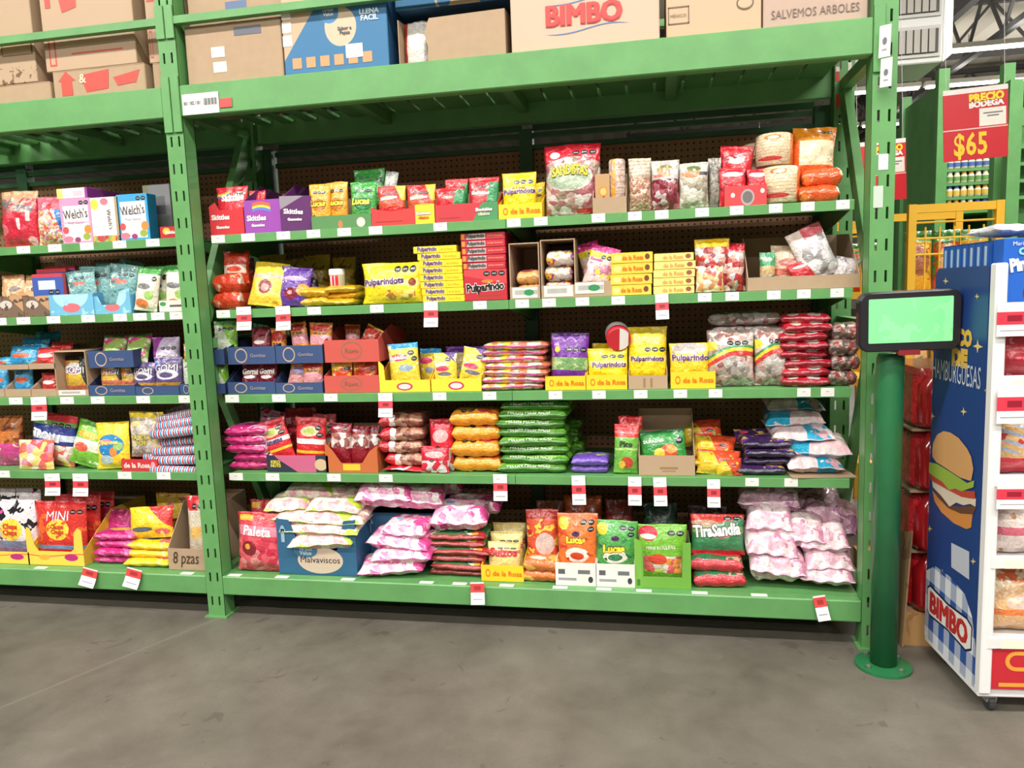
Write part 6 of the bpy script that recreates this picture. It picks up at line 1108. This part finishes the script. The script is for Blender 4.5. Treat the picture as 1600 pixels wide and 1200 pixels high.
ppoly([(246,380),(300,390),(400,450),(520,530),(572,510),(566,560),(520,575),(480,590),(430,570),(390,580),(340,520),(290,490),(244,455)], (150, 180, 70), .0028, crop=cr)
ppoly([(268,300),(275,240),(305,180),(350,155),(400,165),(460,205),(520,280),(550,340),(566,430),(550,515),(470,490),(380,430),(300,380),(270,340)], (214, 160, 104), .0032, crop=cr)
for px, py, s in ((1478, 439, 6), (1527, 463, 5), (1528, 541, 11), (1506, 643, 7), (1457, 650, 6), (1453, 826, 6), (1521, 877, 6), (1473, 897, 8), (1541, 610, 4)):
    ppoly([(px-s*.7, py), (px-s*.1, py-s*.25), (px, py-s), (px+s*.2, py-s*.2), (px+s*.8, py+s*.1), (px+s*.15, py+s*.3), (px, py+s), (px-s*.15, py+s*.2)], (226, 200, 120), .0012)
ppoly([(1487, 848), (1515, 862), (1515, 906), (1487, 886)], (196, 200, 214), .0012)
chk = pm('gingham', (206, 214, 226), [], .4)
def gingham():
    m, t, b = base_mat('gingham_print', .4); tc = t.new('ShaderNodeTexCoord'); s = t.new('ShaderNodeSeparateXYZ'); t.l.new(tc.outputs['Object'], s.inputs[0])
    a = t.math('LESS_THAN', t.math('FRACT', t.math('DIVIDE', s.outputs[1], .075)), .5); c = t.math('LESS_THAN', t.math('FRACT', t.math('DIVIDE', s.outputs[2], .11)), .5)
    t.put(b.inputs['Base Color'], t.mix(t.math('MULTIPLY', t.math('ADD', a, c), .5), lin((226, 230, 236)), lin((46, 84, 160)))); return m
zt0 = onp(1447, 916)[1]; zt1 = onp(1525, 958)[1]
def lpoly(P, c, off, mat=None):
    n = len(P); o = mesh_obj('print_mark', [(-off, y, z) for y, z in P], [tuple(range(n))], mat or plain(c, .4), sp_); return o
lpoly([(.022, .072), (DEP, .072), (DEP, .30), (.3, .34), (.2, .345), (.1, .33), (.05, .28), (.022, .20)], None, .0012, gingham())
lpoly([(.045, .175), (.08, .155), (.2, .165), (.33, .155), (.352, .17), (.352, .25), (.33, .265), (.2, .255), (.08, .265), (.045, .25)], (24, 34, 70), .0016)
lpoly([(.05, .18), (.08, .163), (.2, .172), (.33, .163), (.347, .175), (.347, .245), (.33, .257), (.2, .248), (.08, .257), (.05, .245)], (236, 234, 230), .002)
def panel_text(s, yc, zc, width, c, off, bold=.04, hs=1., shear=0.):
    V, F, tw, th = font_mesh(s, bold, shear, 1.); k = width/tw
    mesh_obj('lettering', [(-off, yc-x*k, zc+z*k*hs) for x, z in V], F, plain(c, .4), sp_)
for k, (dx, dz) in enumerate(((-.004, -.003), (.004, -.003), (-.004, .003), (.004, .003), (0, 0))): panel_text('BIMBO', .198+dx, .21+dz, .25, (196, 44, 48), .0026+.0003*k, 0., 1.1)
y1_, z1_ = onp(1458, 574); y2_, z2_ = onp(1533, 592)
panel_text('HAMBURGUESAS', (y1_+max(y2_, .025))/2, (z1_+z2_)/2, abs(y1_-max(y2_, .03)), (196, 204, 220), .0014, .05, 2.2)
ya, za = onp(1508, 528); panel_text('CO', ya, za, .09, (222, 180, 70), .0014, .08, 1.1)
ya, za = onp(1500, 559); panel_text('DE', ya, za, .1, (222, 180, 70), .0014, .08, .9)
# snack boxes on top of the stand
SB = card('snack_blue', (24, 92, 190)); SBS = pm('snack_blue_side', (28, 96, 186), [('r', .2, .5, .1, .9, (150, 180, 210))], .5)
def on_stand(lx, ly, z): v = P0+XA*lx+YA*ly; return (v.x, v.y, z)
big = box_mesh('snack_box', .2, .055, .185, card('snack_big', (24, 96, 196), [('e', .62, .2, .36, .26, (90, 50, 36)), ('e', .62, .12, .2, .16, (240, 236, 230)), ('n', 40, .66, (130, 80, 50), 0, .42)]), SB); big.location = on_stand(.118, -.005, 1.19); big.rotation_euler.z = rz
tag(big, 'large bright blue snack cake box at the front of the display stand', 'snack box')
for T in (('Marinela', .24, .92, .26, (226, 232, 240), {'bold': .02}), ('Choco', .36, .82, .34, (140, 206, 236), {'bold': .06, 'rot': .1}), ('Pingüinos', .4, .62, .62, (240, 240, 240), {'bold': .06, 'rot': .14, 'hs': 1.4})): letter(big, T[0], T[1], T[2], T[3], T[4], .2, .185, flat_surf(.2, .185), **T[5])
MB().box(.014, WID-.014, 0, DEP-.01, 1.176, 1.188).build('shelf', WH, ds)
for j in range(2):
    for i in range(7):
        o = box_mesh('snack_box', .04, .15, .092, card('snack_edge', (26, 90, 180), [('r', .25, .6, .15, .85, (170, 196, 220)), ('bu', .92, 1.2, (14, 56, 120)), ('b', .95, 1.1, (14, 56, 120))]), SB)
        o.location = on_stand(.016, .085+.0415*i, 1.1885+.093*j); o.rotation_euler.z = rz-math.pi/2
        tag(o, 'small blue snack box in the %s row beside the burger panel' % ['lower', 'upper'][j], 'snack box', 'rows of small blue snack boxes')
for i in range(2): bag_at('silver_pack', 'silver foil snack pack lying on the blue snack boxes, '+['beside the stand edge', 'farther along the stand'][i], 'snack pack', on_stand(.07+.14*i, .02, 1.40), .13, .2, .035, film('silver_foil', (206, 206, 210), [('n', 40, .55, (170, 172, 180))], rough=.25), (-math.pi/2, 0, rz), res=(14, 14), low=.62)
brd = lambda k, c, l: film(k, c, l, rough=.22)
BR = [(.988, .13, brd('bread_red', (200, 46, 60), [('b', .0, .4, (176, 30, 50)), ('n', 16, .58, (230, 150, 160))]), 'red wrapped snack pack under the blue snack cake box'),
      (.708, .24, brd('bun_bag', (222, 180, 120), [('e', .5, .75, .5, .2, (232, 200, 140)), ('st', 3, 9, .4, (170, 180, 206), .25, .6), ('b', -.1, .2, (206, 50, 66)), ('n', 20, .62, (206, 60, 70), 0, .5)]), 'burger bun bag with a red foot on the stand'),
      (.47, .2, brd('bread_stripe', (232, 214, 206), [('b', .3, .42, (220, 110, 130)), ('b', .72, .84, (220, 120, 130)), ('n', 16, .6, (200, 150, 110)), ('e', .9, .3, .3, .1, (120, 150, 200))]), 'white bread bag with pink stripes on the stand'),
      (.232, .19, brd('bread_orange', (226, 180, 130), [('b', .8, 1.1, (226, 110, 60)), ('b', .3, .4, (230, 130, 70)), ('e', .45, .5, .2, .1, (230, 190, 180)), ('e', .85, .42, .1, .12, (226, 206, 60)), ('n', 20, .6, (240, 216, 180))]), 'orange banded bread bag on the lowest shelf of the stand')]
for k, (z, h, m, lb_) in enumerate(BR):
    for i in range(2): bag_at('bread_bag', lb_+([', by the burger panel', ', farther from the burger panel'][i]), 'bread bag', on_stand(.14+.24*i, .07, z+.002), .23, h, .1, m, (-.06, 0, rz), res=(18, 18), low=.7)
for k, (py0, py1) in enumerate(((472, 526), (604, 662), (752, 795))):
    a = at(1556, py1, -.405); b2 = at(1590, py0, -.405)
    o = MB().box(0, .085, -.001, .001, 0, b2.z-a.z).build('price_tag', pm('stand_tag', (240, 238, 236), [('b', .34, .72, (222, 60, 80)), ('r', .3, .75, .44, .62, (150, 30, 50)), ('r', .1, .9, .15, .18, (150, 150, 156))], .35), uv=(0, .085, 0, b2.z-a.z)); o.location = (a.x-.0, -.408, a.z); o.rotation_euler.z = rz
    tag(o, 'red and white price tag on the bread stand, '+['highest of three', 'middle of three', 'lowest of three'][k], 'price tag', 'bread stand price tags')

# ================================================================ red drink packs on a pallet behind the stand
WD = pm('pallet_wood', (196, 150, 96), [('n', 12, .55, (176, 128, 78))], .8); q = atz(1412, 1008, 0)
pal = empty('pallet', (q.x, max(q.y, .04), 0)); tag(pal, 'pale wooden pallet on the floor behind the bread stand', 'pallet')
for y in (0, .3, .6): 
    for x in (0, .26, .52): MB().box(x, x+.09, y, y+.09, .018, .1).build('block', WD, pal)
    MB().box(0, .61, y, y+.09, 0, .018).build('plank', WD, pal)
for i in range(6): MB().box(0, .61, i*.122, i*.122+.09, .1, .12).build('plank', WD, pal)
px_ = pal.location.x; py0_ = pal.location.y
redw = film('red_shrink', (190, 30, 40), [('e', .5, .5, .2, .28, (40, 16, 18)), ('n', 14, .6, (220, 60, 66)), ('b', .88, 1.1, (130, 20, 28)), ('b', -.1, .06, (120, 90, 66))], rough=.18)
for i in range(4):
    mb = MB(); mb.box(-.13, .13, 0, .4, 0, .205); o = mb.build('drink_pack', redw, None, uv=(-.13, .13, 0, .205), bevel=.02); o.location = (px_+.15, py0_+.03, .121+.215*i)
    tag(o, 'shrink wrapped red drinks pack on the pallet, '+ordinal(i, 4), 'drinks pack')
    o2 = mb = MB().box(-.135, .135, -.005, .405, -.008, .0).build('tray_sheet', KR, o)
    for s in (-.065, .065): MB().lathe([(.05, .01), (.054, .03), (.054, .15), (.02, .2), (.014, .205)], 14, c=(s, .0, 0)).build('bottle', pm('red_bottle', (150, 20, 28), (), .15, .5), o, smooth=True)
cs = mesh_obj('cardboard_sheet', [(0, 0, 0), (0, .0, .42), (.0, .16, .36), (0, .22, 0), (.005, 0, 0), (.005, 0, .42), (.005, .16, .36), (.005, .22, 0)], [(0, 1, 2, 3), (7, 6, 5, 4), (0, 4, 5, 1), (1, 5, 6, 2), (2, 6, 7, 3), (3, 7, 4, 0)], pm('old_cardboard', (160, 130, 92), [('n', 10, .55, (130, 104, 74))], .8))
cs.location = (px_-.012, py0_-.02, .002); cs.rotation_euler = (0, .05, 0); tag(cs, 'torn brown cardboard sheet leaning against the red drinks packs', 'cardboard')

# ================================================================ beyond the rack: wire rack, signs, far shelves
YW = plain((236, 184, 50), .4)
def wire_rack(label, x0, x1, y0, y1, z1):
    r = empty('wire_rack', (x0, y0, 0)); tag(r, label, 'wire rack'); w, d = x1-x0, y1-y0
    for x in (0, w):
        for y in (0, d): MB().box(x-.016, x+.016, y-.016, y+.016, 0, z1).build('post', YW, r)
    for z in (.3, .75, 1.2, z1-.02):
        for y in (0, d): MB().box(0, w, y-.012, y+.012, z-.018, z+.018).build('rail', YW, r)
        if z < z1-.1: MB().box(.01, w-.01, .01, d-.01, z-.006, z+.004).build('rack_shelf', YW, r)
    for k in range(3):
        z = z1-.08-.07*k; MB().tube((0, .0, z), (w, .0, z), .005, 6).build('wire', YW, r)
    for k in range(1, 6): MB().tube((w*k/6, 0, 1.2), (w*k/6, 0, z1-.1), .004, 6).build('wire', YW, r)
    return r
a = at(1425, 320, 1.0); b2 = at(1562, 312, 1.0)
wire_rack('yellow wire rack filled with cookie bags beyond the bread stand', a.x, b2.x, 1.0, 1.45, a.z)
a2 = at(1380, 330, 1.25); b3 = at(1408, 330, 1.25); wire_rack('yellow wire rack mostly hidden by the green post', a2.x-.25, b3.x, 1.5, 1.95, a2.z-.02)
ck = [film('cookie_a', (190, 70, 50), [('e', .5, .5, .36, .26, (214, 170, 110)), ('n', 16, .6, (70, 140, 70)), ('b', .8, 1.1, (60, 140, 70))]), film('cookie_b', (226, 180, 60), [('e', .5, .5, .34, .26, (170, 110, 80)), ('n', 18, .62, (196, 60, 50)), ('b', .82, 1.1, (80, 150, 80))])]
for j, z in enumerate((.765, 1.215)):
    for i in range(3): bag_at('cookie_bag', ['red', 'yellow', 'red'][i] and ['brown', 'yellow', 'brown'][(i+j) % 2]+' and green cookie bag, %s shelf of the wire rack, %s' % (['lower', 'upper'][j], ['first', 'middle', 'last'][i]), 'cookie bag', (a.x+.065+.118*i, 1.1, z+.005), .115, .27 if j else .3, .07, ck[(i+j) % 2], (-.05, 0, 0), res=(14, 16))
bag_at('cookie_bag', 'red cookie bag in the hidden wire rack', 'cookie bag', (b3.x-.08, 1.61, 1.21), .15, .26, .07, ck[0], (0, 0, 0), res=(12, 14))
def sign(label, x0, x1, z0, z1, Y, price):
    w, h = x1-x0, z1-z0; m = pm('price_sign', (206, 34, 46), [('b', .93, 1.1, (236, 230, 226)), ('b', .425, .44, (232, 210, 200)), ('r', .56, .97, .455, .70, (240, 236, 226)), ('r', .62, .92, .62, .64, (120, 120, 120)), ('r', .68, .86, .58, .6, (120, 120, 120))], .4)
    o = MB().box(-w/2, w/2, 0, .004, 0, h).build('price_sign', m, None, uv=(-w/2, w/2, 0, h)); o.location = ((x0+x1)/2, Y, z0); o.rotation_euler.y = -.04; tag(o, label, 'sign')
    F = flat_surf(w, h)
    letter(o, 'PRECIO', .67, .855, .52, (246, 220, 50), w, h, F, bold=.06, hs=1.1, rot=.03); letter(o, 'BODEGA', .67, .765, .52, (244, 240, 236), w, h, F, bold=.06, rot=.03)
    letter(o, price, .42, .2, .5, (246, 206, 50), w, h, F, bold=.025, hs=1.5, space=1.05)
    for s in (-.45, .45): MB().tube((s*w, .002, h), (s*w, .002, 6.9-z0), .0015, 4).build('wire', plain((200, 200, 200)), o)
p1, p2, p3 = at(1478, 140, 2.0), at(1580, 133, 2.0), at(1476, 252, 2.0)
sign('hanging red price sign with yellow lettering and the price 65', p1.x, p2.x, p3.z, p1.z, 2.0, '$65')
p1, p2, p3 = at(1340, 222, 2.5), at(1419, 222, 2.5), at(1416, 312, 2.5)
sign('hanging red price sign partly hidden behind the green post', p1.x, p2.x, p3.z, p1.z, 2.5, '$ 0')
# far green rack with jars
def far_rack(label, x0, x1, y0, h, d=.9, panel=True):
    r = empty('far_rack', (x0, y0, 0)); tag(r, label, 'rack'); w = x1-x0
    for x in (0, w-.08):
        for y in (0, d): MB().box(x, x+.08, y, y+.08, 0, h).build('post', GREEN, r)
        if panel: MB().box(x+.03, x+.05, .08, d, .1, h-.1).build('end_panel', GREEN, r)
    for z in (h-.3,): MB().box(.08, w-.08, 0, .05, z, z+.1).build('beam', GREEN, r)
    MB().box(.08, w-.08, d*.9, d*.9+.02, 0, h-.15).build('back_panel', GREEN, r)
    for z in (1.6, 1.80, 1.91, 2.02, 2.13): MB().box(.08, w-.08, .03, d*.9, z-.022, z).build('shelf', GREEN, r)
    return r
A = at(1466, 300, 4.0); Bp = at(1566, 300, 4.0)
fr = far_rack('green rack of white jars seen far beyond the yellow wire rack', A.x-.02, Bp.x+.06, 4.0, 2.9)
jm = plain((232, 220, 196), .3); cols = [(60, 90, 170), (232, 226, 210), (214, 150, 60), (232, 226, 210)]
for k, z in enumerate((1.91, 2.02, 1.80, 2.13)):
    for i in range(8):
        x = A.x+.1+.052*i; o = MB().lathe([(.018, 0), (.023, .006), (.023, .058), (.016, .068)], 12).build('jar', jm, None, smooth=True); o.location = (x, 4.055, z+.0005)
        MB().lathe([(.018, 0), (.018, .02), (.016, .022)], 12).build('lid', plain(cols[(i//2+k) % 4]), o, loc=(0, 0, .0665))
        MB().lathe([(.0234, .016), (.0236, .017), (.0236, .048), (.0234, .049)], 12).build('jar_label', plain([(226, 190, 80), (110, 160, 90), (214, 206, 190), (80, 110, 180)][k]), o)
        tag(o, 'small white jar on the %s shelf of the far green rack' % ['second', 'third', 'lowest', 'highest'][k], 'jar', 'jars on the far rack')
D_ = at(1572, 300, 3.0); far_rack('bare green rack end close behind the price sign', D_.x, D_.x+1.1, 3.0, 2.55, .2, False)
E_ = at(1424, 300, 6.0); far_rack('long green rack row beyond the jars', E_.x-.05, E_.x+1.0, 6.0, 3.0)
for k in range(3): far_rack('tall green rack in the distance, '+['nearest', 'middle', 'farthest']
    [k]+' of three', 5.2+k*1.6, 6.7+k*1.6, 9.0+k*2.5, 3.2)
# white louvred air cooler under the roof
ac = empty('air_cooler', (at(1400, 0, 5.0).x-.4, 5.0, at(1450, 96, 5.0).z)); tag(ac, 'large white louvred air cooler hung under the roof', 'air cooler')
wA = at(1478, 40, 5.0).x-ac.location.x; wB = at(1503, 10, 5.0).x-ac.location.x; hA = .62
WM = plain((236, 236, 234), .5)
MB().box(0, wA, .05, .7, 0, hA+.2).build('body', WM, ac, bevel=.01)
mb = MB(); mb.add([(wA, .05, 0), (wB, .2, .1), (wB, .2, hA+.2), (wA, .05, hA+.2), (wA, .7, 0), (wB, .6, .1), (wB, .6, hA+.2), (wA, .7, hA+.2)], [(0, 1, 2, 3), (1, 5, 6, 2), (5, 4, 7, 6), (4, 0, 3, 7), (0, 4, 5, 1), (3, 2, 6, 7)]); mb.build('side_duct', WM, ac)
for z0 in (.05, .4):
    MB().box(.03, wA-.03, .03, .05, z0, z0+.27).build('louvre_frame', plain((210, 208, 204)), ac)
    MB().box(.05, wA-.05, .024, .031, z0+.03, z0+.24).build('louvre_recess', plain((70, 66, 62)), ac)
    for i in range(11): MB().box(.06+i*(wA-.13)/11, .06+i*(wA-.13)/11+.05, .005, .022, z0+.035, z0+.235).build('louvre_slat', plain((190, 184, 176)), ac)
for s in (.1, wA-.1): MB().tube((s, .35, hA+.2), (s, .35, 6.9-ac.location.z), .012, 6).build('hanger', TRUSS, ac)
